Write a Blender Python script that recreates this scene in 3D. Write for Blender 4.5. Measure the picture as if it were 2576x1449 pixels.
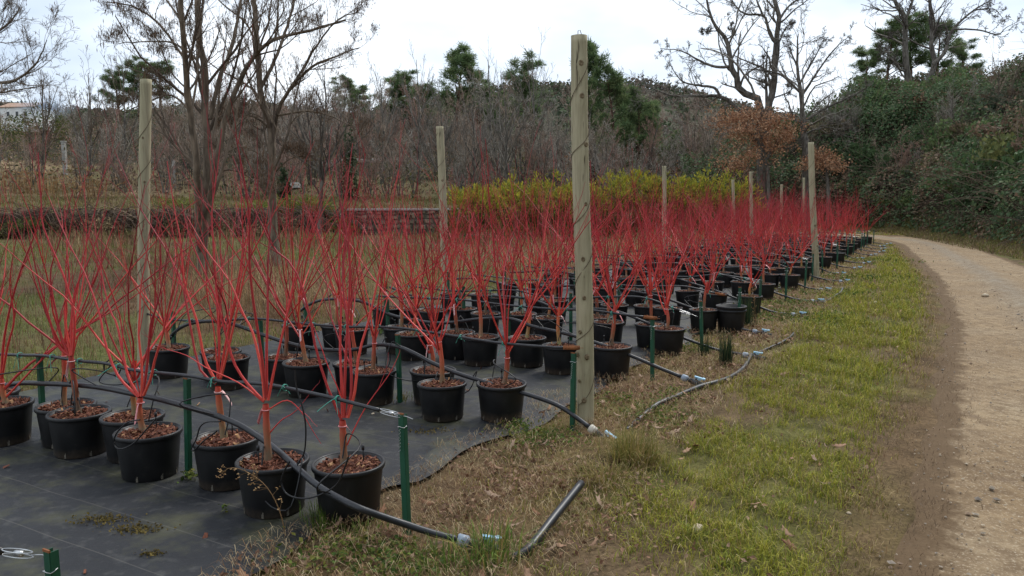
import bpy, math, random
import numpy as np
from mathutils import Vector

for o in list(bpy.data.objects):
    bpy.data.objects.remove(o, do_unlink=True)
scene = bpy.context.scene
COL = scene.collection
RNG = np.random.default_rng(7)
random.seed(7)

# ------------------------------------------------------------------ camera
CAM_H, F_PX, PW, PH, HOR = 1.62, 1935.0, 2576.0, 1449.0, 506.0
PITCH = math.atan((PH / 2 - HOR) / F_PX)
cd = bpy.data.cameras.new('camera'); cam = bpy.data.objects.new('camera', cd); COL.objects.link(cam)
cam.location = (0, 0, CAM_H); cam.rotation_euler = (math.pi / 2 - PITCH, 0, 0)
cd.sensor_width = 36.0; cd.lens = 36.0 * F_PX / PW; cd.clip_start = 0.05; cd.clip_end = 3000
scene.camera = cam
scene.cycles.max_bounces = 5; scene.cycles.diffuse_bounces = 3; scene.cycles.glossy_bounces = 2; scene.cycles.transmission_bounces = 2; scene.cycles.volume_bounces = 1
scene.render.resolution_x = 1024; scene.render.resolution_y = 576

# ------------------------------------------------------------------ sky and light (overcast)
SUN_EL, SUN_AZ = math.radians(48), math.radians(35)
world = bpy.data.worlds.new('World'); scene.world = world; world.use_nodes = True
nt = world.node_tree; nt.nodes.clear()
w_out = nt.nodes.new('ShaderNodeOutputWorld'); w_bg = nt.nodes.new('ShaderNodeBackground')
w_sky = nt.nodes.new('ShaderNodeTexSky'); w_sky.sky_type = 'NISHITA'; w_sky.sun_disc = False
w_sky.sun_elevation = SUN_EL; w_sky.sun_rotation = SUN_AZ
w_sc = nt.nodes.new('ShaderNodeVectorMath'); w_sc.operation = 'SCALE'; w_sc.inputs[3].default_value = 0.10
w_tc = nt.nodes.new('ShaderNodeTexCoord'); w_mp = nt.nodes.new('ShaderNodeMapping'); w_mp.inputs['Scale'].default_value = (1, 1, 2.6)
w_no = nt.nodes.new('ShaderNodeTexNoise'); w_no.inputs['Scale'].default_value = 2.1; w_no.inputs['Detail'].default_value = 5
w_rp = nt.nodes.new('ShaderNodeValToRGB')
w_rp.color_ramp.elements[0].position = 0.40; w_rp.color_ramp.elements[0].color = (0.42, 0.495, 0.60, 1)
w_rp.color_ramp.elements[1].position = 0.68; w_rp.color_ramp.elements[1].color = (0.83, 0.865, 0.90, 1)
w_mx = nt.nodes.new('ShaderNodeMix'); w_mx.data_type = 'RGBA'; w_mx.inputs[0].default_value = 0.93
nt.links.new(w_tc.outputs['Generated'], w_mp.inputs[0]); nt.links.new(w_mp.outputs[0], w_no.inputs['Vector'])
nt.links.new(w_no.outputs[0], w_rp.inputs[0]); nt.links.new(w_sky.outputs[0], w_sc.inputs[0])
nt.links.new(w_sc.outputs[0], w_mx.inputs[6]); nt.links.new(w_rp.outputs[0], w_mx.inputs[7])
nt.links.new(w_mx.outputs[2], w_bg.inputs[0]); w_bg.inputs[1].default_value = 1.0
nt.links.new(w_bg.outputs[0], w_out.inputs[0])
sd = bpy.data.lights.new('sun', 'SUN'); sd.energy = 1.5; sd.angle = math.radians(18); sd.color = (1, 0.96, 0.9)
sun = bpy.data.objects.new('sun', sd); COL.objects.link(sun)
sun_dir = Vector((math.sin(SUN_AZ) * math.cos(SUN_EL), math.cos(SUN_AZ) * math.cos(SUN_EL), math.sin(SUN_EL)))
sun.rotation_euler = sun_dir.to_track_quat('Z', 'Y').to_euler()
scene.view_settings.view_transform = 'Standard'; scene.view_settings.look = 'None'
scene.view_settings.exposure = 0.80; scene.view_settings.gamma = 1.0; scene.view_settings.use_curve_mapping = False

# ------------------------------------------------------------------ pixel -> place
def ray(px, py):
    u = (px - PW / 2) / F_PX; v = -(py - PH / 2) / F_PX
    return np.array([u, math.cos(PITCH) + v * math.sin(PITCH), -math.sin(PITCH) + v * math.cos(PITCH)])
def on_ground(px, py, z=0.0):
    r = ray(px, py); return np.array([0, 0, CAM_H]) + r * ((z - CAM_H) / r[2])
def at(px, py, Y):
    r = ray(px, py); return np.array([0, 0, CAM_H]) + r * (Y / r[1])
ORG = np.array([-0.52, 3.6]); RA = np.array([-0.875, 0.483]); RN = np.array([0.483, 0.875])
RA = RA / np.linalg.norm(RA); RN = RN / np.linalg.norm(RN)
def row_pt(al, ac, z=0.0):
    p = ORG + RA * al + RN * ac; return np.array([p[0], p[1], z])
def on_row(px, py, ac):                    # the ray meets the upright plane of a row
    r = ray(px, py); n = RN; p0 = ORG + RN * ac
    t = (p0 @ n) / (r[:2] @ n); return np.array([0, 0, CAM_H]) + r * t

# ------------------------------------------------------------------ materials
def new_mat(name):
    m = bpy.data.materials.new(name); m.use_nodes = True
    return m, m.node_tree, m.node_tree.nodes['Principled BSDF']
def noise(nt, scale, detail=4, vec=None, rough=0.55):
    n = nt.nodes.new('ShaderNodeTexNoise'); n.inputs['Scale'].default_value = scale
    n.inputs['Detail'].default_value = detail; n.inputs['Roughness'].default_value = rough
    if vec is not None: nt.links.new(vec, n.inputs['Vector'])
    return n.outputs[0]
def ramp(nt, fac, stops):
    r = nt.nodes.new('ShaderNodeValToRGB'); e = r.color_ramp.elements
    while len(e) < len(stops): e.new(0.5)
    for i, (p, c) in enumerate(stops):
        e[i].position = p; e[i].color = (*c, 1) if len(c) == 3 else c
    nt.links.new(fac, r.inputs[0]); return r.outputs[0]
def mixc(nt, fac, a, b, mode='MIX'):
    m = nt.nodes.new('ShaderNodeMix'); m.data_type = 'RGBA'; m.blend_type = mode
    for sock, val in ((m.inputs[0], fac), (m.inputs[6], a), (m.inputs[7], b)):
        if isinstance(val, (int, float)): sock.default_value = val
        elif isinstance(val, tuple): sock.default_value = (*val, 1)
        else: nt.links.new(val, sock)
    return m.outputs[2]
def coords(nt, kind='Object', scale=(1, 1, 1)):
    tc = nt.nodes.new('ShaderNodeTexCoord'); mp = nt.nodes.new('ShaderNodeMapping'); mp.inputs['Scale'].default_value = scale
    nt.links.new(tc.outputs[kind], mp.inputs[0]); return mp.outputs[0]
def bump(nt, bs, height, strength=0.3, dist=0.01):
    b = nt.nodes.new('ShaderNodeBump'); b.inputs['Strength'].default_value = strength; b.inputs['Distance'].default_value = dist
    nt.links.new(height, b.inputs['Height']); nt.links.new(b.outputs[0], bs.inputs['Normal'])
def attr(nt, name):
    a = nt.nodes.new('ShaderNodeAttribute'); a.attribute_name = name; return a
MAT = {}
def simple(name, a, b, scale=8, rough=0.6, bstr=0.0, bd=0.01, spec=0.4, stretch=(1, 1, 1), metal=0.0, detail=5, lo=0.35, hi=0.65):
    m, nt, bs = new_mat(name); v = coords(nt, 'Object', stretch); n = noise(nt, scale, detail, v)
    nt.links.new(ramp(nt, n, [(lo, a), (hi, b)]), bs.inputs['Base Color'])
    bs.inputs['Roughness'].default_value = rough; bs.inputs['Specular IOR Level'].default_value = spec; bs.inputs['Metallic'].default_value = metal
    if bstr: bump(nt, bs, noise(nt, scale * 2.5, 5, v), bstr, bd)
    MAT[name] = m; return m
def coloured(name, rough=0.75, var=0.35, scale=30, trans=0.0, spec=0.25):      # colour stored on each piece
    m, nt, bs = new_mat(name); a = attr(nt, 'col')
    n = noise(nt, scale, 3, coords(nt)); k = ramp(nt, n, [(0.3, (1 - var,) * 3), (0.7, (1 + var * 0.6,) * 3)])
    c = mixc(nt, 1.0, a.outputs['Color'], k, 'MULTIPLY')
    nt.links.new(c, bs.inputs['Base Color']); bs.inputs['Roughness'].default_value = rough; bs.inputs['Specular IOR Level'].default_value = spec
    if trans:
        t = nt.nodes.new('ShaderNodeBsdfTranslucent'); nt.links.new(c, t.inputs[0]); mx = nt.nodes.new('ShaderNodeMixShader')
        mx.inputs[0].default_value = trans; out = nt.nodes['Material Output']
        nt.links.new(bs.outputs[0], mx.inputs[1]); nt.links.new(t.outputs[0], mx.inputs[2]); nt.links.new(mx.outputs[0], out.inputs[0])
    MAT[name] = m; return m
coloured('grass', 0.8, 0.3, 12, 0.25); coloured('leaf', 0.7, 0.3, 8, 0.28, 0.15); coloured('needle', 0.7, 0.25, 3, 0.35, 0.15)
coloured('twig', 0.85, 0.3, 6); coloured('dry_leaf', 0.8, 0.3, 60, 0.15); coloured('chip', 0.75, 0.35, 90); coloured('pebble', 0.85, 0.2, 60)
simple('oak_bark', (0.045, 0.038, 0.03), (0.17, 0.15, 0.125), 9, 0.9, 0.5, 0.02, stretch=(1, 1, 0.3))
simple('robinia_bark', (0.07, 0.052, 0.036), (0.23, 0.175, 0.125), 11, 0.9, 0.7, 0.03, stretch=(1, 1, 0.18))
simple('pine_bark', (0.06, 0.035, 0.025), (0.2, 0.11, 0.07), 5, 0.9, 0.5, 0.02)
simple('hose', (0.010, 0.011, 0.014), (0.022, 0.023, 0.027), 14, 0.42, 0.1, 0.002, 0.5)
simple('drip', (0.009, 0.009, 0.010), (0.015, 0.015, 0.016), 14, 0.45)
simple('green_paint', (0.008, 0.062, 0.032), (0.016, 0.092, 0.048), 10, 0.5, 0.1, 0.003, stretch=(1, 1, 0.3))
simple('steel', (0.32, 0.33, 0.34), (0.55, 0.56, 0.56), 20, 0.35, metal=0.8)
simple('rust', (0.16, 0.055, 0.018), (0.30, 0.11, 0.04), 20, 0.8)
simple('valve_grey', (0.03, 0.032, 0.036), (0.06, 0.064, 0.07), 20, 0.5)
simple('nut_blue', (0.20, 0.25, 0.31), (0.34, 0.39, 0.45), 25, 0.5)
simple('nut_cream', (0.48, 0.45, 0.37), (0.6, 0.57, 0.5), 25, 0.6)
simple('handle_blue', (0.22, 0.46, 0.66), (0.42, 0.66, 0.80), 25, 0.45)
simple('tie', (0.05, 0.30, 0.22), (0.09, 0.42, 0.32), 20, 0.5)
simple('ribbon', (0.66, 0.22, 0.23), (0.76, 0.34, 0.34), 40, 0.45)
simple('ribbon_pale', (0.72, 0.42, 0.41), (0.80, 0.52, 0.50), 40, 0.45)
simple('stone', (0.10, 0.075, 0.055), (0.24, 0.19, 0.145), 2.5, 0.9, 0.5, 0.03)
def m_stone():
    m = MAT['stone']; nt = m.node_tree; bs = nt.nodes['Principled BSDF']; oi = nt.nodes.new('ShaderNodeObjectInfo'); src = bs.inputs['Base Color'].links[0].from_socket
    nt.links.new(mixc(nt, 1.0, src, ramp(nt, oi.outputs['Random'], [(0.0, (0.6, 0.56, 0.5)), (1.0, (1.35, 1.3, 1.2))]), 'MULTIPLY'), bs.inputs['Base Color'])
m_stone()
simple('mortar', (0.09, 0.08, 0.062), (0.17, 0.15, 0.12), 6, 0.95, 0.4, 0.02)
simple('cream_stone', (0.42, 0.33, 0.22), (0.62, 0.53, 0.40), 14, 0.85, 0.4, 0.01)
simple('pale_lane', (0.30, 0.28, 0.25), (0.44, 0.42, 0.38), 2, 0.9)
simple('concrete', (0.25, 0.24, 0.22), (0.4, 0.39, 0.36), 5, 0.9)
simple('iron', (0.018, 0.016, 0.015), (0.045, 0.036, 0.03), 8, 0.7)
simple('wall_plaster', (0.28, 0.24, 0.185), (0.38, 0.33, 0.26), 0.6, 0.9)
simple('white_plaster', (0.62, 0.60, 0.56), (0.75, 0.74, 0.70), 0.6, 0.9)
simple('roof_tile', (0.30, 0.18, 0.12), (0.42, 0.28, 0.20), 2, 0.9)
simple('pane', (0.02, 0.022, 0.025), (0.05, 0.055, 0.06), 1, 0.2)
simple('old_plank', (0.16, 0.13, 0.10), (0.28, 0.24, 0.19), 3, 0.9, stretch=(1, 6, 6))
simple('vine', (0.10, 0.075, 0.045), (0.18, 0.135, 0.085), 20, 0.9)
simple('forest_floor', (0.045, 0.048, 0.026), (0.085, 0.075, 0.045), 0.15, 0.95)

def m_stem():
    m, nt, bs = new_mat('red_bark'); a = attr(nt, 'age'); oi = nt.nodes.new('ShaderNodeObjectInfo')
    n = noise(nt, 55, 3, coords(nt, 'Object', (1, 1, 0.35)))
    ad = nt.nodes.new('ShaderNodeMath'); ad.operation = 'MULTIPLY_ADD'; ad.inputs[1].default_value = 0.16; nt.links.new(n, ad.inputs[0]); nt.links.new(a.outputs['Fac'], ad.inputs[2])
    c = ramp(nt, ad.outputs[0], [(0.08, (0.25, 0.175, 0.105)), (0.17, (0.42, 0.15, 0.07)), (0.30, (0.56, 0.105, 0.055)), (0.48, (0.66, 0.060, 0.046)), (0.72, (0.60, 0.044, 0.048)), (1.0, (0.38, 0.032, 0.042))])
    g = ramp(nt, oi.outputs['Random'], [(0.0, (0.55, 0.60, 0.70)), (0.35, (0.80, 0.85, 0.9)), (0.7, (0.95, 1.0, 0.95)), (1.0, (1.05, 1.55, 1.15))])
    nt.links.new(mixc(nt, 1.0, c, g, 'MULTIPLY'), bs.inputs['Base Color'])
    bs.inputs['Roughness'].default_value = 0.5; bs.inputs['Specular IOR Level'].default_value = 0.35
    MAT['red_bark'] = m
m_stem()
def m_pot():
    m, nt, bs = new_mat('pot_plastic'); v = coords(nt)
    n = noise(nt, 9, 6, v); d = noise(nt, 60, 3, v)
    c = ramp(nt, n, [(0.35, (0.0085, 0.0087, 0.0095)), (0.62, (0.014, 0.0142, 0.015)), (0.80, (0.045, 0.04, 0.034))])
    oi = nt.nodes.new('ShaderNodeObjectInfo'); sx_ = nt.nodes.new('ShaderNodeSeparateXYZ'); nt.links.new(v, sx_.inputs[0]); mr_ = nt.nodes.new('ShaderNodeMapRange'); mr_.inputs[1].default_value = 0.10; mr_.inputs[2].default_value = 0.0; nt.links.new(sx_.outputs[2], mr_.inputs[0])
    sp = noise(nt, 34, 6, v, 0.75); mu_ = nt.nodes.new('ShaderNodeMath'); mu_.operation = 'MULTIPLY'; nt.links.new(mr_.outputs[0], mu_.inputs[0]); nt.links.new(sp, mu_.inputs[1]); mu2 = nt.nodes.new('ShaderNodeMath'); mu2.operation = 'MULTIPLY'; nt.links.new(mu_.outputs[0], mu2.inputs[0]); nt.links.new(oi.outputs['Random'], mu2.inputs[1])
    c = mixc(nt, ramp(nt, mu2.outputs[0], [(0.10, (0,) * 3), (0.45, (0.75,) * 3)]), c, (0.13, 0.095, 0.065))
    nt.links.new(c, bs.inputs['Base Color'])
    nt.links.new(ramp(nt, n, [(0.3, (0.40,) * 3), (0.7, (0.62,) * 3)]), bs.inputs['Roughness'])
    bs.inputs['Specular IOR Level'].default_value = 0.4; bump(nt, bs, d, 0.12, 0.002); MAT['pot_plastic'] = m
m_pot()
def m_post():
    m, nt, bs = new_mat('weathered_wood'); v = coords(nt, 'Object', (1, 1, 0.07)); v2 = coords(nt, 'Object', (1, 1, 0.6))
    g = noise(nt, 55, 5, v); k = noise(nt, 4.5, 4, v2); cr = noise(nt, 26, 3, v, 0.7)
    c = mixc(nt, k, (0.33, 0.31, 0.19), (0.45, 0.39, 0.27))
    c = mixc(nt, ramp(nt, g, [(0.35, (0.55,) * 3), (0.6, (1.05,) * 3)]), (0.19, 0.165, 0.10), c)
    c = mixc(nt, ramp(nt, cr, [(0.30, (1,) * 3), (0.36, (0,) * 3)]), c, (0.06, 0.048, 0.03))
    nt.links.new(c, bs.inputs['Base Color']); bs.inputs['Roughness'].default_value = 0.85; bs.inputs['Specular IOR Level'].default_value = 0.2
    bump(nt, bs, mixc(nt, 0.5, g, cr), 0.6, 0.006); MAT['weathered_wood'] = m
m_post()
simple('knot_wood', (0.10, 0.07, 0.035), (0.26, 0.20, 0.12), 60, 0.85, 0.4, 0.004)
def m_mat():
    m, nt, bs = new_mat('weed_fabric'); v = coords(nt)
    vr = nt.nodes.new('ShaderNodeVectorRotate'); vr.rotation_type = 'Z_AXIS'; vr.inputs['Angle'].default_value = -math.atan2(RA[1], RA[0]); nt.links.new(v, vr.inputs[0])
    n1 = noise(nt, 1.3, 6, v); n2 = noise(nt, 14, 5, v); n3 = noise(nt, 2.7, 5, vr.outputs[0], 0.65); n4 = noise(nt, 70, 3, v)
    c = ramp(nt, n1, [(0.3, (0.01276, 0.01363, 0.01566)), (0.7, (0.02668, 0.02842, 0.0319))])
    c = mixc(nt, ramp(nt, n3, [(0.48, (0,) * 3), (0.70, (0.85,) * 3)]), c, (0.072, 0.072, 0.036))
    c = mixc(nt, ramp(nt, n2, [(0.54, (0,) * 3), (0.72, (0.7,) * 3)]), c, (0.0609, 0.0609, 0.058))
    c = mixc(nt, ramp(nt, n4, [(0.66, (0,) * 3), (0.72, (0.4,) * 3)]), c, (0.0928, 0.087, 0.0754))
    bk = nt.nodes.new('ShaderNodeTexBrick'); bk.inputs['Scale'].default_value = 1.0; bk.inputs['Brick Width'].default_value = 30; bk.inputs['Row Height'].default_value = 0.34
    bk.inputs['Mortar Size'].default_value = 0.0035; bk.inputs['Mortar Smooth'].default_value = 0.3; nt.links.new(vr.outputs[0], bk.inputs[0])
    c = mixc(nt, ramp(nt, bk.outputs['Fac'], [(0.0, (0,) * 3), (1.0, (0.30,) * 3)]), c, (0.15, 0.14, 0.12))
    nt.links.new(c, bs.inputs['Base Color']); bs.inputs['Roughness'].default_value = 0.62; bs.inputs['Specular IOR Level'].default_value = 0.3
    wv = noise(nt, 240, 2, v); w2 = noise(nt, 5, 4, coords(nt, 'Object', (1, 2.5, 1)), 0.6); bump(nt, bs, mixc(nt, 0.6, mixc(nt, 0.5, wv, n2), w2), 0.5, 0.010); MAT['weed_fabric'] = m
m_mat()
def m_road():
    m, nt, bs = new_mat('dirt_road'); v = coords(nt); t = attr(nt, 'track')
    n1 = noise(nt, 0.8, 6, v); n2 = noise(nt, 9, 6, v, 0.65); n3 = noise(nt, 60, 4, v, 0.7)
    c = ramp(nt, n1, [(0.3, (0.2107, 0.1419, 0.0774)), (0.55, (0.2881, 0.2064, 0.1204)), (0.75, (0.3311, 0.2537, 0.1548))])
    c = mixc(nt, t.outputs['Fac'], c, mixc(nt, n3, (0.1118, 0.0946, 0.0731), (0.344, 0.301, 0.2322)))
    c = mixc(nt, ramp(nt, n2, [(0.38, (0.75,) * 3), (0.60, (0,) * 3)]), c, (0.14, 0.092, 0.053))
    c = mixc(nt, ramp(nt, n3, [(0.54, (0,) * 3), (0.66, (0.7,) * 3)]), c, (0.46, 0.38, 0.27))
    c = mixc(nt, ramp(nt, n3, [(0.30, (0.6,) * 3), (0.40, (0,) * 3)]), c, (0.10, 0.075, 0.055))
    eg = attr(nt, 'edge'); n5 = noise(nt, 5.5, 6, v, 0.7); sm_ = nt.nodes.new('ShaderNodeMath'); sm_.operation = 'ADD'; nt.links.new(eg.outputs['Fac'], sm_.inputs[0]); nt.links.new(n5, sm_.inputs[1])
    c = mixc(nt, ramp(nt, sm_.outputs[0], [(0.82, (0,) * 3), (1.22, (1.0,) * 3)]), c, mixc(nt, n3, mixc(nt, n2, (0.065, 0.042, 0.023), (0.12, 0.078, 0.043)), (0.155, 0.102, 0.057)))
    n6 = noise(nt, 2.2, 6, v, 0.7); c = mixc(nt, ramp(nt, n6, [(0.60, (0,) * 3), (0.72, (0.7,) * 3)]), c, mixc(nt, n3, (0.09, 0.06, 0.042), (0.19, 0.13, 0.085)))
    nt.links.new(c, bs.inputs['Base Color']); bs.inputs['Roughness'].default_value = 0.95; bs.inputs['Specular IOR Level'].default_value = 0.15
    bump(nt, bs, mixc(nt, 0.5, n2, n3), 0.7, 0.02); MAT['dirt_road'] = m
m_road()
def m_ground():
    m, nt, bs = new_mat('earth'); v = coords(nt); a = attr(nt, 'col')
    n1 = noise(nt, 3.0, 6, v, 0.65); n2 = noise(nt, 38, 5, v, 0.7)
    c = mixc(nt, 1.0, a.outputs['Color'], ramp(nt, n1, [(0.3, (0.6,) * 3), (0.7, (1.25,) * 3)]), 'MULTIPLY')
    c = mixc(nt, 1.0, c, ramp(nt, n2, [(0.3, (0.5, 0.48, 0.45)), (0.7, (1.4, 1.4, 1.35))]), 'MULTIPLY')
    nt.links.new(c, bs.inputs['Base Color']); bs.inputs['Roughness'].default_value = 0.95; bs.inputs['Specular IOR Level'].default_value = 0.1
    bump(nt, bs, mixc(nt, 0.5, n1, n2), 0.8, 0.03); MAT['earth'] = m
m_ground()

# ------------------------------------------------------------------ mesh building
class MB:
    def __init__(s): s.v = []; s.q = []; s.t = []; s.n = 0; s.a = {}
    def add(s, V, quads=None, tris=None, **at):
        V = np.asarray(V, float).reshape(-1, 3)
        if quads is not None and len(quads): s.q.append(np.asarray(quads, np.int64).reshape(-1, 4) + s.n)
        if tris is not None and len(tris): s.t.append(np.asarray(tris, np.int64).reshape(-1, 3) + s.n)
        for k, x in at.items():
            x = np.asarray(x, float)
            if k == 'age': x = np.broadcast_to(x, (len(V),))
            else: x = np.broadcast_to(x, (len(V), 3))
            s.a.setdefault(k, []).append(x)
        s.v.append(V); s.n += len(V)
    def tubes(s, P, R, sides=5, cap=False, **at):
        P = np.asarray(P, float); R = np.asarray(R, float)
        if P.ndim == 2: P = P[None]
        R = np.broadcast_to(R, P.shape[:2])
        if cap:
            P = np.concatenate([P[:, :1], P, P[:, -1:]], 1); R = np.concatenate([R[:, :1] * 0.001, R, R[:, -1:] * 0.001], 1)
        N, K, _ = P.shape
        T = np.gradient(P, axis=1)
        if cap: T[:, 0] = T[:, 1] = P[:, 2] - P[:, 1]; T[:, -1] = T[:, -2] = P[:, -2] - P[:, -3]
        T /= np.linalg.norm(T, axis=2, keepdims=True) + 1e-9
        m = T.mean(1); ref = np.where(np.abs(m[:, 2:3]) > 0.8 * np.linalg.norm(m, axis=1, keepdims=True), np.array([[1., 0, 0]]), np.array([[0, 0, 1.]]))
        U = np.cross(T, ref[:, None, :]); U /= np.linalg.norm(U, axis=2, keepdims=True) + 1e-9
        W = np.cross(T, U)
        an = np.arange(sides) * 2 * math.pi / sides
        V = P[:, :, None, :] + R[:, :, None, None] * (np.cos(an)[None, None, :, None] * U[:, :, None, :] + np.sin(an)[None, None, :, None] * W[:, :, None, :])
        idx = np.arange(N * K * sides).reshape(N, K, sides)
        a = idx[:, :-1, :]; b = np.roll(a, -1, 2); c = np.roll(idx[:, 1:, :], -1, 2); d = idx[:, 1:, :]
        att = {}
        for k, x in at.items():
            x = np.asarray(x, float)
            if k == 'age':
                if x.ndim == 2:
                    if cap: x = np.concatenate([x[:, :1], x, x[:, -1:]], 1)
                    x = np.repeat(x.reshape(-1), sides)
            else:
                if x.ndim == 2: x = np.repeat(x, K * sides, 0)
            att[k] = x
        s.add(V.reshape(-1, 3), np.stack([a, b, c, d], -1).reshape(-1, 4), None, **att)
    def box(s, c, d, rot=0.0, **at):
        c = np.asarray(c, float); x, y, z = np.asarray(d, float) / 2
        V = np.array([[-x, -y, -z], [x, -y, -z], [x, y, -z], [-x, y, -z], [-x, -y, z], [x, -y, z], [x, y, z], [-x, y, z]])
        cr, sr = math.cos(rot), math.sin(rot); V = V @ np.array([[cr, sr, 0], [-sr, cr, 0], [0, 0, 1]]) + c
        s.add(V, [[0, 3, 2, 1], [4, 5, 6, 7], [0, 1, 5, 4], [1, 2, 6, 5], [2, 3, 7, 6], [3, 0, 4, 7]], None, **at)
    def lathe(s, prof, seg=28, cx=0, cy=0, **at):
        prof = np.asarray(prof, float); K = len(prof); an = np.arange(seg) * 2 * math.pi / seg
        V = np.stack([prof[:, 0:1] * np.cos(an) + cx, prof[:, 0:1] * np.sin(an) + cy, np.repeat(prof[:, 1:2], seg, 1)], -1)
        idx = np.arange(K * seg).reshape(K, seg); a = idx[:-1]; b = np.roll(a, -1, 1); d = idx[1:]; c = np.roll(d, -1, 1)
        s.add(V.reshape(-1, 3), np.stack([a, b, c, d], -1).reshape(-1, 4), None, **at)
    def mesh(s, name, mat, smooth=True):
        V = np.concatenate(s.v) if s.v else np.zeros((0, 3))
        Q = np.concatenate(s.q) if s.q else np.zeros((0, 4), np.int64); T = np.concatenate(s.t) if s.t else np.zeros((0, 3), np.int64)
        me = bpy.data.meshes.new(name); me.vertices.add(len(V)); me.vertices.foreach_set('co', V.astype(np.float32).ravel())
        li = np.concatenate([Q.ravel(), T.ravel()]).astype(np.int32); me.loops.add(len(li)); me.loops.foreach_set('vertex_index', li)
        st = np.concatenate([np.arange(len(Q)) * 4, len(Q) * 4 + np.arange(len(T)) * 3]).astype(np.int32)
        me.polygons.add(len(st)); me.polygons.foreach_set('loop_start', st)
        me.polygons.foreach_set('use_smooth', np.full(len(st), smooth, bool))
        me.update(calc_edges=True)
        for k, L in s.a.items():
            x = np.concatenate(L)
            if k in ('age', 'track', 'edge'): at = me.attributes.new(k, 'FLOAT', 'POINT'); at.data.foreach_set('value', x.astype(np.float32).ravel())
            else:
                at = me.attributes.new(k, 'FLOAT_COLOR', 'POINT'); at.data.foreach_set('color', np.concatenate([x, np.ones((len(x), 1))], 1).astype(np.float32).ravel())
        me.materials.append(MAT[mat]); return me

def link(name, data=None, parent=None, loc=None, rotz=0.0):
    o = bpy.data.objects.new(name, data); COL.objects.link(o)
    if parent is not None: o.parent = parent
    if loc is not None: o.location = tuple(float(c) for c in loc)
    if rotz: o.rotation_euler = (0, 0, rotz)
    return o
def tag(o, label=None, cat=None, group=None, kind=None):
    if label: o['label'] = label
    if cat: o['category'] = cat
    if group: o['group'] = group
    if kind: o['kind'] = kind
    return o
def one(name, mb, mat, parent=None, smooth=True): return link(name, mb.mesh(name, mat, smooth), parent)

def smooth_curve(pts, n):
    """Catmull-Rom through the points, n samples"""
    p = np.asarray(pts, float)
    if len(p) == 2: return p[0] + (p[1] - p[0]) * np.linspace(0, 1, n)[:, None]
    q = np.vstack([2 * p[0] - p[1], p, 2 * p[-1] - p[-2]]); u = np.linspace(0, len(p) - 1 - 1e-6, n); i = u.astype(int); t = (u - i)[:, None]
    a, b, c, d = q[i], q[i + 1], q[i + 2], q[i + 3]
    return 0.5 * ((2 * b) + (c - a) * t + (2 * a - 5 * b + 4 * c - d) * t ** 2 + (3 * b - a - 3 * c + d) * t ** 3)
def unit(v): return v / (np.linalg.norm(v, axis=-1, keepdims=True) + 1e-9)
def grow(P, R, k, lenf, ang, up=0.2, K=5, wob=0.12, rf=0.6, tmin=0.25, tip=0.25, rng=RNG, lmin=0.0, taper=0.5):
    """k side shoots on every branch of P (N,K,3); returns their points and radii"""
    N, KP, _ = P.shape; idx = np.repeat(np.arange(N), k); M = len(idx)
    t = rng.uniform(tmin, 1.0, M) * (KP - 1.001); i = t.astype(int); f = (t - i)[:, None]
    pos = P[idx, i] * (1 - f) + P[idx, i + 1] * f; tan = unit(P[idx, i + 1] - P[idx, i])
    L = np.linalg.norm(np.diff(P, axis=1), axis=2).sum(1)[idx]
    r0 = (R[idx, i] * (1 - f[:, 0]) + R[idx, i + 1] * f[:, 0]) * rf
    pr = unit(np.cross(tan, rng.normal(size=(M, 3)))); a = rng.normal(ang, ang * 0.3, M)[:, None]
    d = unit(np.cos(a) * tan + np.sin(a) * pr + np.array([0, 0, up]))
    ln = np.maximum(L * lenf * rng.uniform(0.55, 1.25, M) * (1 - taper * t / (KP - 1)), lmin)
    out = np.zeros((M, K, 3)); out[:, 0] = pos; cur = d
    for j in range(1, K):
        cur = unit(cur + rng.normal(size=(M, 3)) * wob + np.array([0, 0, up * 0.35]))
        out[:, j] = out[:, j - 1] + cur * (ln / (K - 1))[:, None]
    return out, r0[:, None] * np.linspace(1, tip, K)[None]

# ------------------------------------------------------------------ the lie of the land
def sstep(x): x = np.clip(x, 0, 1); return x * x * (3 - 2 * x)
ROAD_L = np.array([(-0.6, -2), (0.45, 1.2), (1.54, 3.18), (2.28, 4.39), (4.37, 7.87), (5.94, 10.62), (8.8, 16.18), (12.07, 23.5), (14.5, 29), (15.4, 32.6), (14.2, 36.2), (10, 38.2), (2, 39.5)], float)
ROAD_R = np.array([(3.0, -2), (4.1, 1.2), (5.1, 3.1), (5.7, 4.2), (7.5, 7.6), (9.0, 10.4), (11.4, 15.7), (14.75, 23.2), (17.0, 28.6), (18.2, 34.0), (16.6, 39.8), (11.5, 41.8), (2, 43)], float)
BANK = np.array([(9.5, 2), (11.5, 8), (13.6, 14.5), (15.9, 22.6), (18.7, 32), (20.4, 39.5), (19.2, 44.5), (14.5, 47.0), (8, 48.5), (2, 49)], float)
BANK_H = np.array([15, 15, 16, 17, 17, 14, 10, 5.2, 2.6, 1.0]); 
def poly_dist(x, y, P):
    """signed distance (left of travel negative) and parameter"""
    x = np.asarray(x, float); y = np.asarray(y, float); best = np.full(x.shape, 1e9); sg = np.ones(x.shape); par = np.zeros(x.shape)
    for i in range(len(P) - 1):
        a, b = P[i], P[i + 1]; d = b - a; L2 = d @ d
        t = np.clip(((x - a[0]) * d[0] + (y - a[1]) * d[1]) / L2, 0, 1)
        dx = x - (a[0] + t * d[0]); dy = y - (a[1] + t * d[1]); ds = np.hypot(dx, dy); m = ds < best
        best = np.where(m, ds, best); sg = np.where(m, np.sign(d[1] * dx - d[0] * dy), sg); par = np.where(m, i + t, par)
    return best * sg, par
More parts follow.
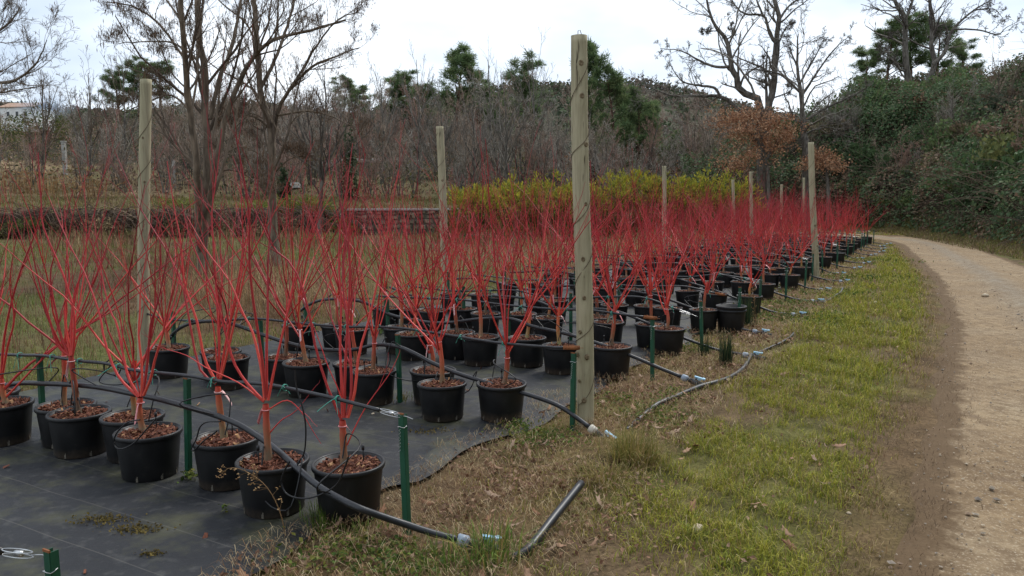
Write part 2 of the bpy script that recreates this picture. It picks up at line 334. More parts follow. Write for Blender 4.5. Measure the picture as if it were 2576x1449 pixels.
def y_terrace(x): return np.where(x < -3, 36.8 + 0.2 * (x + 3), 36.8 + 0.55 * np.clip(x + 3, 0, 30)) + np.where(x < -8.2, 0.5 * np.sin(0.8 * x) + 0.25 * np.sin(2.3 * x + 1), 0) * np.clip((-8.2 - x) / 1.5, 0, 1)
def lumps(x, y): return 0.5 * (np.sin(2.1 * x + 1.3 * y) * np.sin(1.7 * y - 0.6 * x + 1) + 0.6 * np.sin(5.3 * x - 2.2 * y + 2) * np.sin(4.1 * y + 1.9 * x) + 0.4 * np.sin(9.7 * x + 3 * y) * np.sin(8.3 * y - 2 * x))
def gz(x, y, fine=True):
    x = np.asarray(x, float); y = np.asarray(y, float)
    d = y - y_terrace(x)
    hf = 0.42 + 0.58 * (1 - sstep((x + 12) / 26))
    hf = hf * (1 - 0.75 * sstep((-x - 36) / 30))
    st = 1.1 * sstep(d / 0.5) * (1 - sstep((x - 2) / 8))
    z = st + 0.12 * np.clip(d - 0.5, 0, 8) + 0.175 * np.clip(d - 8.5, 0, 55) * hf
    bd, par = poly_dist(x, y, BANK); H = np.interp(par, np.arange(len(BANK_H)), BANK_H)
    zb = H * np.tanh(np.clip(bd, 0, None) * 0.95 / H); z = np.maximum(z, zb)
    dl, _ = poly_dist(x, y, ROAD_L); dr, _ = poly_dist(x, y, ROAD_R)
    al = (x - ORG[0]) * RA[0] + (y - ORG[1]) * RA[1]; ac = (x - ORG[0]) * RN[0] + (y - ORG[1]) * RN[1]
    bed = (al > 0.25) & (al < 4.3) & (ac > -6) & (ac < 31)
    road = (dl > 0) & (dr < 0)
    if fine:
        k = np.where(bed | road, 0.0, 0.022) * np.clip(np.minimum(np.abs(dl), np.abs(al - 0.2)) * 2, 0.3, 1)
        z = z + lumps(x, y) * k + np.where(y > 34, 0.1, 0) * lumps(x * 0.35, y * 0.35)
    return z - np.where(bed, 0.03, 0) - np.where(road, 0.03 * np.clip(np.minimum(np.abs(dl), np.abs(dr)) * 3, 0, 1), 0)
def gz1(x, y): return float(gz(np.array([x]), np.array([y]))[0])
def patch(x, y, s, seed=0.0):           # smooth 0..1 pattern used to vary plants over the land
    return 0.5 + 0.25 * (np.sin(s * (1.0 * x + 0.7 * y) + seed) + np.sin(s * (-0.6 * x + 1.1 * y) * 1.31 + 2.1 * seed) * np.cos(s * 1.7 * (x + 0.2 * y) + seed) + 0.6 * np.sin(s * 2.9 * (0.8 * x - y) + 3 * seed))

xs = np.concatenate([np.arange(-420, -60, 24), np.arange(-60, -25, 1.5), np.arange(-25, -8, 0.4), np.arange(-8, 12, 0.19), np.arange(12, 26, 0.33), np.arange(26, 90, 1.3), np.arange(90, 440, 24)])
ys = np.concatenate([np.arange(-60, -4, 6), np.arange(-4, 14, 0.18), np.arange(14, 42, 0.33), np.arange(42, 140, 1.5), np.arange(140, 700, 20)])
GX, GY = np.meshgrid(xs, ys)
GZ = gz(GX, GY)
def lerp(a, b, t): return np.asarray(a) * (1 - t)[..., None] + np.asarray(b) * t[..., None]
dl, _ = poly_dist(GX, GY, ROAD_L); dr, _ = poly_dist(GX, GY, ROAD_R); bd, _ = poly_dist(GX, GY, BANK)
p1 = patch(GX, GY, 1.7, 0.4); p2 = patch(GX, GY, 4.3, 1.9)
gc = lerp((0.13, 0.090, 0.052), (0.115, 0.11, 0.034), sstep((p1 - 0.25) * 2)) * (0.6 + 0.8 * patch(GX, GY, 9.0, 0.6))[..., None]
edge = sstep(1 - np.minimum(np.abs(dl) / 0.42, 1.0)); gc = lerp(gc, np.broadcast_to((0.145, 0.094, 0.052), gc.shape), edge * (0.5 + 0.5 * p2))
al = (GX - ORG[0]) * RA[0] + (GY - ORG[1]) * RA[1]
nearbed = sstep(1 - np.abs(al + 0.1) / 0.75); gc = lerp(gc, np.broadcast_to((0.17, 0.105, 0.062), gc.shape), nearbed * np.clip(p2 * 1.2, 0, 0.9))
field = (al > 4.2) & (GY < 38); fc = lerp((0.115, 0.075, 0.043), (0.10, 0.105, 0.036), sstep((patch(GX, GY, 0.55, 2.2) - 0.3) * 2)); gc = np.where(field[..., None], fc, gc)
gc = np.where((GY > y_terrace(GX))[..., None], lerp((0.16, 0.115, 0.072), (0.12, 0.115, 0.05), p1), gc)
tan_ = 0.7 * sstep((patch(GX, GY, 0.13, 1.4) - 0.62) * 5) * (GY > y_terrace(GX) + 7); gc = lerp(gc, np.broadcast_to((0.30, 0.215, 0.125), gc.shape), tan_)
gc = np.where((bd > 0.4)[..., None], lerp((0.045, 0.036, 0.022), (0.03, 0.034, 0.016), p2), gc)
g = MB(); ny, nx = GX.shape; idx = np.arange(ny * nx).reshape(ny, nx)
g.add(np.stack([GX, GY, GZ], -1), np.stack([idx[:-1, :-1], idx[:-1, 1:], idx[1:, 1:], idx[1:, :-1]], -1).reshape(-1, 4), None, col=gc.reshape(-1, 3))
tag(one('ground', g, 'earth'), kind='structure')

# road
nr, nw = 600, 22
Lc = smooth_curve(ROAD_L, nr); Rc = smooth_curve(ROAD_R, nr); w = np.linspace(0, 1, nw)[None, :, None]
RP = Lc[:, None] * (1 - w) + Rc[:, None] * w
sarc = np.concatenate([[0], np.cumsum(np.linalg.norm(np.diff(Lc, axis=0), axis=1))]); jit = 0.08 * np.sin(sarc * 1.7) * np.sin(sarc * 0.73 + 1) + 0.05 * np.sin(sarc * 6.1)
wl = unit(Rc - Lc); RP = RP + (jit[:, None] * np.clip(1 - w[..., 0] * 7, 0, 1) - jit[::-1][:, None] * np.clip(1 - (1 - w[..., 0]) * 7, 0, 1))[..., None] * wl[:, None]
cw = (w[..., 0] - 0.5) * np.ones((nr, 1))
rz = 0.004 + 0.030 * np.exp(-(cw / 0.11) ** 2) - 0.02 * np.exp(-((np.abs(cw) - 0.24) / 0.09) ** 2) + 0.006 * lumps(RP[..., 0] * 1.5, RP[..., 1] * 1.5)
rz = rz - 0.03 * (np.abs(cw) > 0.49)
track = np.clip(0.75 * np.exp(-((cw + 0.04) / 0.10) ** 2) + 0.3 * patch(RP[..., 0], RP[..., 1], 3.1, 0.3) - 0.1, 0, 1)
r = MB(); idx = np.arange(nr * nw).reshape(nr, nw)
r.add(np.concatenate([RP, rz[..., None]], -1), np.stack([idx[:-1, :-1], idx[:-1, 1:], idx[1:, 1:], idx[1:, :-1]], -1).reshape(-1, 4))
r.a['track'] = [track.reshape(-1)]; r.a['edge'] = [(np.clip(1 - (0.5 - np.abs(cw)) * 3.0 / 0.50, 0, 1)).reshape(-1)]
tag(one('road', r, 'dirt_road'), kind='structure')
def road_z(x, y): return 0.012

# weed mat under the pots
na, nc = 44, 260
A = np.linspace(0, 1, na)[None, :]; C = np.linspace(-5.5, 30.6, nc)[:, None]
a0 = 0.36 - 0.008 * C + 0.07 * np.sin(C * 1.9) + 0.05 * np.sin(C * 5.1 + 1); a0 = np.where(C < 0.5, a0 + 0.08, a0); a1 = 4.5 + 0.05 * np.sin(C * 1.1)
AL = a0 + (a1 - a0) * A; mxy = ORG + AL[..., None] * RA + (C * np.ones_like(AL))[..., None] * RN
mz = 0.010 + 0.005 * lumps(mxy[..., 0] * 0.9, mxy[..., 1] * 0.9) + 0.002 * np.sin(AL * 9 + C * 2)
mz = mz + np.where(A < 0.02, -0.012, 0) + 0.05 * np.exp(-((AL - a0 - 0.10) / 0.05) ** 2) * np.clip(np.sin(C * 1.3 + 0.4) - 0.55, 0, 1) * 2.2
mz = mz + 0.03 * np.exp(-((AL - a1 + 0.10) / 0.07) ** 2)
m = MB(); idx = np.arange(na * nc).reshape(nc, na)
m.add(np.concatenate([mxy, mz[..., None]], -1), np.stack([idx[:-1, :-1], idx[:-1, 1:], idx[1:, 1:], idx[1:, :-1]], -1).reshape(-1, 4))
tag(one('weed_mat', m, 'weed_fabric'), kind='structure')
MZ = 0.012

# ------------------------------------------------------------------ potted saplings
POT_R, POT_B, POT_H = 0.188, 0.152, 0.268
def ordinal(n): return ['zeroth', 'first', 'second', 'third', 'fourth', 'fifth', 'sixth', 'seventh', 'eighth', 'ninth', 'tenth', 'eleventh', 'twelfth'][n]
def pot_meshes():
    b = MB(); b.lathe([(0.001, 0.004), (POT_B - 0.006, 0.0), (POT_B, 0.006), (POT_R - 0.012, POT_H - 0.028), (POT_R - 0.010, POT_H - 0.006), (POT_R - 0.020, POT_H - 0.006), (POT_B - 0.004, 0.03), (0.001, 0.03)], 36)
    r = MB(); r.lathe([(POT_R - 0.010, POT_H - 0.026), (POT_R - 0.002, POT_H - 0.024), (POT_R, POT_H - 0.016), (POT_R, POT_H - 0.004), (POT_R - 0.004, POT_H), (POT_R - 0.012, POT_H), (POT_R - 0.016, POT_H - 0.005), (POT_R - 0.0165, POT_H - 0.02)], 36)
    h = MB(); h.box((0, 0, 0.014), (0.012, 0.004, 0.022)); h.box((0.003, -0.001, 0.03), (0.006, 0.004, 0.010))
    return b.mesh('pot', 'pot_plastic'), r.mesh('rim', 'pot_plastic'), h.mesh('drain_hole', 'mortar', False)
POT_M, RIM_M, HOLE_M = pot_meshes()
def chip_shapes(n, rng, sx=(0.010, 0.030)):
    """flat slivers with thickness: (n,8,3)"""
    L = rng.uniform(*sx, n); W = L * rng.uniform(0.25, 0.6, n); T = rng.uniform(0.002, 0.005, n)
    c = np.array([[-1, -1, -1], [1, -0.7, -1], [1, 0.8, -1], [-1, 1, -1], [-0.9, -0.8, 1], [0.85, -0.6, 1], [0.9, 0.7, 1], [-0.8, 0.9, 1]], float)[None] * rng.uniform(0.7, 1.2, (n, 8, 1))
    V = c * np.stack([L, W, T], -1)[:, None] * 0.5
    e = rng.normal(0, 0.5, (n, 2)); az = rng.uniform(0, 6.283, n)
    for ax, an in ((0, e[:, 0]), (1, e[:, 1]), (2, az)):
        ca, sa = np.cos(an)[:, None], np.sin(an)[:, None]; i, j = [(1, 2), (2, 0), (0, 1)][ax]
        vi, vj = V[..., i].copy(), V[..., j].copy(); V[..., i] = vi * ca - vj * sa; V[..., j] = vi * sa + vj * ca
    return V
BOXQ = np.array([[0, 3, 2, 1], [4, 5, 6, 7], [0, 1, 5, 4], [1, 2, 6, 5], [2, 3, 7, 6], [3, 0, 4, 7]])
def add_chips(mb, pos, rng, sx=(0.010, 0.030), pal=None):
    n = len(pos); V = chip_shapes(n, rng, sx) + pos[:, None]
    pal = np.array([(0.155, 0.052, 0.028), (0.20, 0.075, 0.040), (0.115, 0.042, 0.026), (0.25, 0.105, 0.055), (0.45, 0.25, 0.12)]) if pal is None else pal
    p = np.array([0.34, 0.3, 0.2, 0.12, 0.04])[:len(pal)]; c = pal[rng.choice(len(pal), n, p=p / p.sum())] * rng.uniform(0.75, 1.2, (n, 1))
    mb.add(V.reshape(-1, 3), (np.arange(n)[:, None, None] * 8 + BOXQ[None]).reshape(-1, 4), None, col=np.repeat(c, 8, 0))
def mulch_mesh(seed, n):
    rng = np.random.default_rng(seed); b = MB()
    b.lathe([(POT_R - 0.017, POT_H - 0.030), (0.10, POT_H - 0.018), (0.05, POT_H - 0.012), (0.001, POT_H - 0.010)], 20, col=(0.10, 0.035, 0.02))
    rr = (POT_R - 0.026) * np.sqrt(rng.uniform(0, 1, n)); an = rng.uniform(0, 6.283, n)
    add_chips(b, np.stack([rr * np.cos(an), rr * np.sin(an), POT_H - 0.028 + 0.018 * (1 - rr / POT_R) + rng.uniform(0, 0.016, n)], -1), rng, (0.014, 0.042))
    return b.mesh('mulch', 'chip', False)
MULCH = [mulch_mesh(50 + i, 300) for i in range(5)]
def stake_mesh():
    b = MB(); b.tubes([[(0, 0, POT_H - 0.05), (0.002, 0, POT_H + 0.02), (0.0, 0.002, POT_H + 0.07)]], 0.004, 5, True)
    b.tubes([[(0, 0.002, POT_H + 0.06), (0, 0.002, POT_H + 0.085)]], 0.008, 6, True); return b.mesh('drip_stake', 'drip')
STAKE = stake_mesh()
def ribbon_mesh(seed):
    rng = np.random.default_rng(seed); n = 7; t = np.linspace(0, 1, n); L = rng.uniform(0.09, 0.15); sw = rng.uniform(-0.5, 0.9)
    d = rng.uniform(0, 6.28); p = np.stack([np.cos(d) * (0.022 + L * t * rng.uniform(0.2, 0.9)), np.sin(d) * (0.022 + L * t * 0.5), 0.03 * t * sw - L * 0.8 * t ** 1.3], -1)
    wv = np.array([-np.sin(d) * 0.6, np.cos(d) * 0.6, 0.75]) * 0.0105; nn = np.array([np.cos(d), np.sin(d), 0]) * 0.0006
    V = np.stack([p - wv - nn, p + wv - nn, p + wv + nn, p - wv + nn], 1); b = MB(); i = np.arange(n - 1)[:, None]
    q = [np.concatenate([i * 4 + a, i * 4 + c, (i + 1) * 4 + c, (i + 1) * 4 + a], 1) for a, c in ((0, 1), (1, 2), (2, 3), (3, 0))]
    b.add(V.reshape(-1, 3), np.concatenate(q)); an = np.linspace(0, 6.283, 9)
    b.tubes(np.stack([0.021 * np.cos(an), 0.021 * np.sin(an), np.zeros(9)], -1), 0.0028, 4)
    return b.mesh('ribbon', 'ribbon' if seed % 3 else 'ribbon_pale')
RIBBON = [ribbon_mesh(i) for i in range(6)]

def stem_mesh(main, r0, rng, ntw=4, age0=0.42, age1=0.9, low=False):
    """one upright stem with its side twigs (local points, (n,3))"""
    main = np.asarray(main, float); n = len(main); b = MB(); t = np.linspace(0, 1, n)
    R = r0 * (1 - 0.74 * t); sides = 5 if not low else 3
    b.tubes(main, R, sides, False, age=(age0 + (age1 - age0) * t)[None])
    P, RR = main[None], R[None]
    if ntw:
        tw, tr = grow(P, RR, ntw, 0.46, 0.30, 0.20, 6, 0.10, 0.66, 0.22, 0.35, rng, 0.0, 0.35)
        b.tubes(tw, np.maximum(tr, 0.0011), 3, False, age=np.broadcast_to(np.linspace(0.62, 1.0, 6), (len(tw), 6)))
        t2, r2 = grow(tw, tr, 1, 0.5, 0.36, 0.22, 4, 0.10, 0.7, 0.2, 0.5, rng)
        b.tubes(t2, np.maximum(r2, 0.0009), 3, False, age=np.broadcast_to(np.linspace(0.75, 1.02, 4), (len(t2), 4)))
    return b.mesh('stem', 'red_bark')
def trunk_mesh(pts, r0, r1):
    p = smooth_curve(pts, 9); t = np.linspace(0, 1, 9); b = MB()
    R = r0 + (r1 - r0) * t + 0.006 * np.exp(-t * 14) + 0.0015 * np.sin(t * 17)
    b.tubes(p, R, 8, False, age=(0.0 + 0.34 * np.clip((t - 0.12) * 1.3, 0, 1))[None]); return b.mesh('trunk', 'red_bark')
def make_proto(seed, low=False):
    """trunk mesh, stem meshes and ribbon height of one sapling, at the pot's base"""
    rng = np.random.default_rng(seed); hs = rng.uniform(0.46, 0.64); lean = rng.normal(0, 0.02, 2)
    base = np.array([*rng.normal(0, 0.012, 2), POT_H - 0.03]); top = np.array([base[0] + lean[0], base[1] + lean[1], hs])
    tr = trunk_mesh([base, (base + top) / 2 + np.array([*rng.normal(0, 0.008, 2), 0]), top], 0.0185, 0.0155)
    ns = int(rng.integers(6, 10)); stems = []
    for i in range(ns):
        az = i * 2.399 + rng.normal(0, 0.5); L = rng.uniform(1.05, 1.42) * (1.0 if i < ns - 2 else 0.75); st = top - np.array([0, 0, rng.uniform(0, 0.10)])
        spread = rng.uniform(0.20, 0.68) if i else 0.1; n = 10; pts = [st]; d = np.array([math.cos(az) * spread, math.sin(az) * spread, 0.75]); d /= np.linalg.norm(d)
        ben = rng.normal(0, 0.05, 3); arch = i == ns - 1 or (i == ns - 2 and seed % 2 == 0)
        if arch: L = rng.uniform(1.2, 1.6); d = np.array([math.cos(az) * 0.85, math.sin(az) * 0.85, 0.8]); d /= np.linalg.norm(d); ben = ben + np.array([0, 0, -0.03])
        for j in range(1, n):
            d = d + np.array([0, 0, (0.05 if arch else 0.16) if j < 4 else 0.0]) + rng.normal(0, 0.06, 3) + ben * 0.5; d /= np.linalg.norm(d); pts.append(pts[-1] + d * L / (n - 1))
        stems.append(stem_mesh(pts, rng.uniform(0.0052, 0.0086), rng, 3, 0.40, 0.88, low))
    return tr, stems, (top[0], top[1], hs - rng.uniform(0.02, 0.10))
PROTO = [make_proto(100 + i) for i in range(12)]

def sapling(loc, rotz, proto, label, group, seed, holes=False, tilt=0.0, scale=1.0, ribbon=True, custom=None):
    rng = random.Random(seed)
    o = link('potted_sapling', None, None, loc, 0.0); tag(o, label, 'sapling', group); o.rotation_euler = (tilt, tilt * 0.6, 0); k_s = 1.0 if custom else rng.uniform(0.95, 1.04); o.scale = (k_s, k_s, k_s)
    p = link('pot', POT_M, o); link('rim', RIM_M, p); mu = link('mulch', MULCH[seed % 5], o); mu['kind'] = 'stuff'; mu.rotation_euler = (0, 0, rng.uniform(0, 6.28))
    if holes:
        for k in range(7):
            a = k * 0.9 + rng.uniform(0, 0.2); h = link('drain_hole', HOLE_M, p, (math.cos(a) * (POT_B + 0.0015), math.sin(a) * (POT_B + 0.0015), 0.004)); h.rotation_euler = (0, 0, a + math.pi / 2)
    if custom is None: tr, st, rb = proto; off = (0, 0, 0)
    else: tr, st, rb = custom; rotz = 0
    t = link('trunk', tr, o); t.rotation_euler = (0, 0, rotz)
    for sm in st:
        s = link('stem', sm, o); s.rotation_euler = (0, 0, rotz); s.scale = (1, 1, scale)
    if ribbon:
        c, s_ = math.cos(rotz), math.sin(rotz); R = link('ribbon', RIBBON[seed % 6], o, (rb[0] * c - rb[1] * s_, rb[0] * s_ + rb[1] * c, rb[2])); R.rotation_euler = (0, 0, rng.uniform(0, 6.28))
    a = rng.uniform(0, 6.28); link('drip_stake', STAKE, o, (math.cos(a) * 0.075, math.sin(a) * 0.075, 0))
    return o

# traced saplings of the first hose row: stems drawn in the photo's pixels, their depth taken from the pot they stand in
def cropA(l): return [(x * 0.6263 + 394.6, y * 0.6263 + 631.4) for x, y in l]
def cropB(l): return [(x * 0.2724, y * 0.2724 + 789.2) for x, y in l]
TRACED = {
 (876.7, 1170): (cropA([(752, 818), (748, 740), (745, 680)]), [cropA(l) for l in (
   [(742, 680), (690, 560), (640, 400), (600, 200), (545, 60), (470, -10), (420, -110), (380, -190)],
   [(745, 670), (741, 520), (735, 380), (740, 200), (730, 50), (738, -110), (760, -240)],
   [(752, 670), (755, 500), (765, 300), (775, 100), (770, -80), (800, -200)],
   [(762, 670), (781, 560), (775, 400), (760, 250), (745, 100), (762, -60), (740, -180)],
   [(766, 670), (795, 560), (810, 420), (850, 280), (880, 150), (910, 0), (935, -120)],
   [(756, 660), (730, 560), (690, 470), (640, 330), (560, 130), (520, -40)],
   [(764, 780), (800, 700), (850, 610), (930, 500), (970, 420), (976, 395)])]),
 (686, 1162): (cropA([(448, 815), (440, 700), (437, 615)]), [cropA(l) for l in (
   [(430, 605), (360, 530), (310, 450), (280, 350), (240, 200), (180, 60), (130, -60), (100, -190)],
   [(433, 600), (420, 480), (385, 330), (345, 250), (290, 120), (200, 0), (120, -140)],
   [(437, 590), (420, 420), (395, 260), (378, 130), (370, 0), (372, -120), (355, -260), (325, -420), (316, -470)],
   [(440, 590), (440, 400), (445, 250), (445, 100), (452, -60), (470, -210)],
   [(446, 600), (470, 480), (500, 350), (535, 200), (560, 80), (610, -60), (650, -160)],
   [(430, 608), (330, 530), (200, 470), (120, 420), (40, 395), (-30, 370)],
   [(441, 745), (500, 680), (560, 640), (640, 540)], [(444, 640), (520, 600), (575, 640), (625, 720), (660, 775)])]),
 (569, 1106.5): (cropA([(272, 742), (250, 610), (245, 545)]), [cropA(l) for l in (
   [(238, 535), (170, 470), (130, 280), (100, 130), (40, 0), (-30, -110), (-80, -200)],
   [(240, 530), (190, 430), (160, 280), (110, 130), (95, -40), (70, -170)],
   [(242, 525), (250, 380), (240, 200), (230, 0), (220, -150), (240, -300)],
   [(252, 525), (270, 400), (300, 250), (330, 100), (345, -30), (340, -180)],
   [(256, 510), (290, 380), (330, 200), (360, 60), (420, -60), (470, -150)],
   [(246, 520), (230, 330), (200, 150), (190, -30), (150, -160)])]),
 (373, 1089): (cropB([(1325, 1080), (1285, 900), (1295, 775)]), [cropB(l) for l in (
   [(1285, 765), (1190, 600), (1140, 400), (1080, 100), (1020, -20), (960, -250), (930, -420)],
   [(1280, 770), (1150, 650), (1050, 500), (960, 230), (925, 30), (850, -200), (760, -420), (640, -640)],
   [(1305, 765), (1310, 500), (1280, 200), (1290, 0), (1300, -250), (1340, -470)],
   [(1325, 755), (1390, 600), (1430, 420), (1500, 200), (1530, 50), (1600, -200), (1640, -400)],
   [(1318, 760), (1360, 450), (1390, 100), (1440, -50), (1500, -300)],
   [(1295, 765), (1240, 500), (1200, 250), (1150, 50), (1140, -200)])]),
 (200, 1041): (cropB([(722, 905), (688, 650), (655, 395)]), [cropB(l) for l in (
   [(645, 400), (560, 200), (520, 0), (480, -200), (470, -420), (560, -700)],
   [(655, 390), (610, 150), (600, -100), (640, -300), (620, -560)],
   [(668, 380), (690, 100), (650, -150), (560, -420), (400, -800), (380, -1050)],
   [(660, 390), (660, 60), (700, -230), (830, -520)], [(650, 395), (540, 300), (470, 100), (400, -150), (330, -420)],
   [(672, 390), (740, 150), (870, -150), (930, -330)])]),
 (5, 1018): (cropB([(60, 830), (20, 700), (10, 600)]), [cropB(l) for l in (
   [(20, 720), (240, 490), (480, 330), (700, 160), (930, 30), (1100, -130), (1290, -260), (1560, -480), (1880, -720), (2080, -1020)],
   [(10, 820), (230, 590), (400, 410), (590, 255), (770, 130), (1000, 0), (1280, -190), (1620, -450), (2060, -880)],
   [(10, 610), (30, 300), (80, 0), (190, -400), (330, -760), (380, -1000)],
   [(15, 600), (70, 300), (130, 50), (90, -300), (150, -700)], [(5, 600), (-60, 300), (-20, -60), (60, -400)])]),
}
def traced_sapling(px, loc):
    trp, sts = TRACED[px]; rng = np.random.default_rng(int(px[0])); L = np.asarray(loc)
    tp = [at(x, y, loc[1]) - L for x, y in trp]; tp[0][2] = POT_H - 0.03; sh = np.array([tp[0][0], tp[0][1], 0]) * 0.0
    tr = trunk_mesh(tp, 0.0195, 0.0165); out = []
    for i, l in enumerate(sts):
        if i < 5 and px[0] in (373, 200, 876.7, 569):
            (xa, ya), (xb, yb) = l[-2], l[-1]; k_ = 120.0 / max(abs(yb - ya), 20); l = list(l) + [(xb + (xb - xa) * k_ * 0.8, yb - 120)]
        sl = rng.uniform(-0.16, 0.30); p = np.array([at(x, y, loc[1]) for x, y in l]); s = np.linspace(0, 1, len(l))
        dep = tp[-1][1] + sl * (np.linalg.norm(p - p[0], axis=1)) ** 1.15
        p = np.array([at(x, y, loc[1] + d) for (x, y), d in zip(l, dep)]) - L
        out.append(stem_mesh(smooth_curve(p, 16), rng.uniform(0.0075, 0.0100) if i < 5 else 0.0042, rng, 3 if i < 5 else 1, 0.40, 0.92))
    return tr, out, tuple(tp[-1] - np.array([0, 0, 0.03]))

POTS_PX = {1: [(876.7, 1170), (686, 1162), (569, 1106.5), (373, 1089), (334, 1050.7), (200, 1041), (166, 1020.7), (5, 1018), (-25, 988)],
 2: [(1261, 967.7), (1113, 967.4), (1089, 934), (939.9, 933.6), (891.6, 913.7), (770, 916.7), (719.5, 898.7), (573, 901.4), (555, 883), (423, 877.7)],
 3: [(1538.6, 875.6), (1410.7, 870), (1325.7, 855), (1208, 852), (1149, 838.9), (1039.4, 841), (1007.6, 827), (884, 830), (848, 818), (752.6, 819)],
 4: [(1679.8, 828.6), (1637.5, 815), (1530.6, 810), (1500, 799), (1379, 801.5), (1311, 791), (1221, 789), (1163, 779), (1085, 783), (1042, 777.9), (971.6, 776.8)],
 5: [(1771, 780.5), (1679.4, 776.5), (1628, 769)], 6: [(1885, 744.7), (1797, 741), (1731, 734)], 7: [(1921.5, 715.7), (1867.5, 712), (1794, 710), (1736.6, 705)], 8: [(1986.6, 692), (1937.7, 690), (1870, 690)]}
ROW_AC = {1: 0.0, 2: 1.85, 3: 3.55, 4: 5.05, 5: 6.6, 6: 8.3, 7: 10.0, 8: 11.8, 9: 13.55, 10: 15.3, 11: 17.0, 12: 18.7, 13: 20.4, 14: 22.1, 15: 23.8, 16: 25.5, 17: 27.2, 18: 28.9}
POT_POS = {}; cnt = 0
for rw, ac in ROW_AC.items():
    pos = []
    for q in POTS_PX.get(rw, []):
        p = on_ground(*q, z=POT_H - 0.005); pos.append((p[0], p[1], q))
    if rw >= 5:
        al0 = 0.18
        if pos: al0 = max((p[0] - ORG[0]) * RA[0] + (p[1] - ORG[1]) * RA[1] for p in pos) + 0.40
        i = len(pos)
        while al0 < 4.05:
            w_ = row_pt(al0 + RNG.normal(0, 0.03), ac + (-0.11 if i % 2 else 0.11) + RNG.normal(0, 0.03)); pos.append((w_[0], w_[1], None)); al0 += RNG.uniform(0.39, 0.45); i += 1
    pos.sort(key=lambda p: (p[0] - ORG[0]) * RA[0] + (p[1] - ORG[1]) * RA[1])
    POT_POS[rw] = pos
    for i, (x, y, q) in enumerate(pos):
        cnt += 1; loc = (x, y, MZ)
        if rw <= 6: lab = 'red-stemmed sapling in black pot, %s from the road in the %s hose row' % (ordinal(i + 1), ordinal(rw))
        else: lab = 'red-stemmed sapling in a black pot among the crowded far hose rows'
        if q in TRACED: sapling(loc, 0, None, lab, 'red-stemmed saplings in black pots', cnt, True, 0, 1, True, traced_sapling(q, loc))
        else: sapling(loc, RNG.uniform(0, 6.283), PROTO[int(RNG.integers(0, 12))], lab, 'red-stemmed saplings in black pots', cnt, rw <= 3, RNG.normal(0, 0.014), RNG.uniform(0.88, 1.12), RNG.random() < 0.85)
# empty pots at the bed's edge
def empty_pot(px, py, n, lab):
    p = on_ground(px, py, POT_H); o = link('empty_pot', None, None, (p[0], p[1], MZ)); tag(o, lab, 'pot')
    for k in range(n):
        q = link('pot', POT_M, o, (0, 0, 0.045 * k)); link('rim', RIM_M, q)
    b = MB(); a = np.linspace(0.2, 2.9, 12); b.tubes(np.stack([0.12 * np.cos(a), 0.04 + 0 * a, POT_H + 0.045 * (n - 1) + 0.035 * np.sin(a)], -1), 0.005, 5); one('handle', b, 'drip', o)
empty_pot(1839.5, 780, 2, 'two nested empty black pots without a plant beside green stake')
empty_pot(2108, 637, 1, 'empty black pot on the weed mat beyond the leaning wooden post')

# ------------------------------------------------------------------ green stakes, hoses, ties, valves
def stake_post_mesh(h):
    b = MB(); t = 0.003
    b.box((0, 0, h / 2 - 0.05), (0.030, t, h + 0.10)); b.box((0.0148, 0.0145, h / 2 - 0.05), (t, 0.026, h + 0.10)); b.box((-0.0148, 0.0145, h / 2 - 0.05), (t, 0.026, h + 0.10))
    return b
SM = {h: stake_post_mesh(h).mesh('upright', 'green_paint', False) for h in (0.56, 0.60)}
rt = MB(); rt.box((0, 0, 0), (0.0335, 0.0055, 0.008)); STOP = rt.mesh('cut_end', 'rust', False)
def wire_mesh():
    b = MB(); a = np.linspace(0, 6.283, 13); b.tubes(np.stack([0.021 * np.cos(a), 0.008 + 0.021 * np.sin(a), 0.0 + 0.004 * np.sin(3 * a)], -1), 0.0017, 4)
    t = np.linspace(0, 1, 20); b.tubes(np.stack([0.004 * np.cos(t * 40) - 0.006 * t, -0.012 - 0.004 * np.sin(t * 40), -0.01 - 0.11 * t], -1), 0.0015, 4); return b.mesh('wire', 'steel')
WIRE = wire_mesh()
ROT = math.atan2(RA[1], RA[0])
def green_stake(p, h, lab, group, lean=(0, 0), wire=True):
    o = link('green_stake', None, None, p); tag(o, lab, 'stake', group); o.rotation_euler = (lean[0], lean[1], ROT + math.pi)
    hm = 0.56 if h < 0.58 else 0.60
    link('upright', SM[hm], o); link('cut_end', STOP, o, (0, 0, hm + 0.0035))
    if wire: link('wire', WIRE, o, (0, 0, hm - 0.06))
    return o
STAKES = {0: [0.0], 1: [0.0, 1.59, 3.05], 2: [0.0, 1.52, 3.05, 4.25], 3: [0.0, 1.5, 3.0, 4.2], 4: [0.0, 1.5, 3.0, 4.2]}
def stake_lab(k, rw):
    if rw == 0: return 'green angle-iron stake with wire loop on the bare weed mat'
    if rw <= 5: return 'green metal stake, %s from the road in the %s hose row' % (ordinal(k + 1), ordinal(rw))
    return 'green metal stake holding the hoses in the crowded far rows'
STAKE_AC = {0: -1.78, 1: 0.0, 2: 1.95, 3: 3.70}
def stake_ac(rw): return STAKE_AC.get(rw, ROW_AC.get(rw, 0) + 0.12)
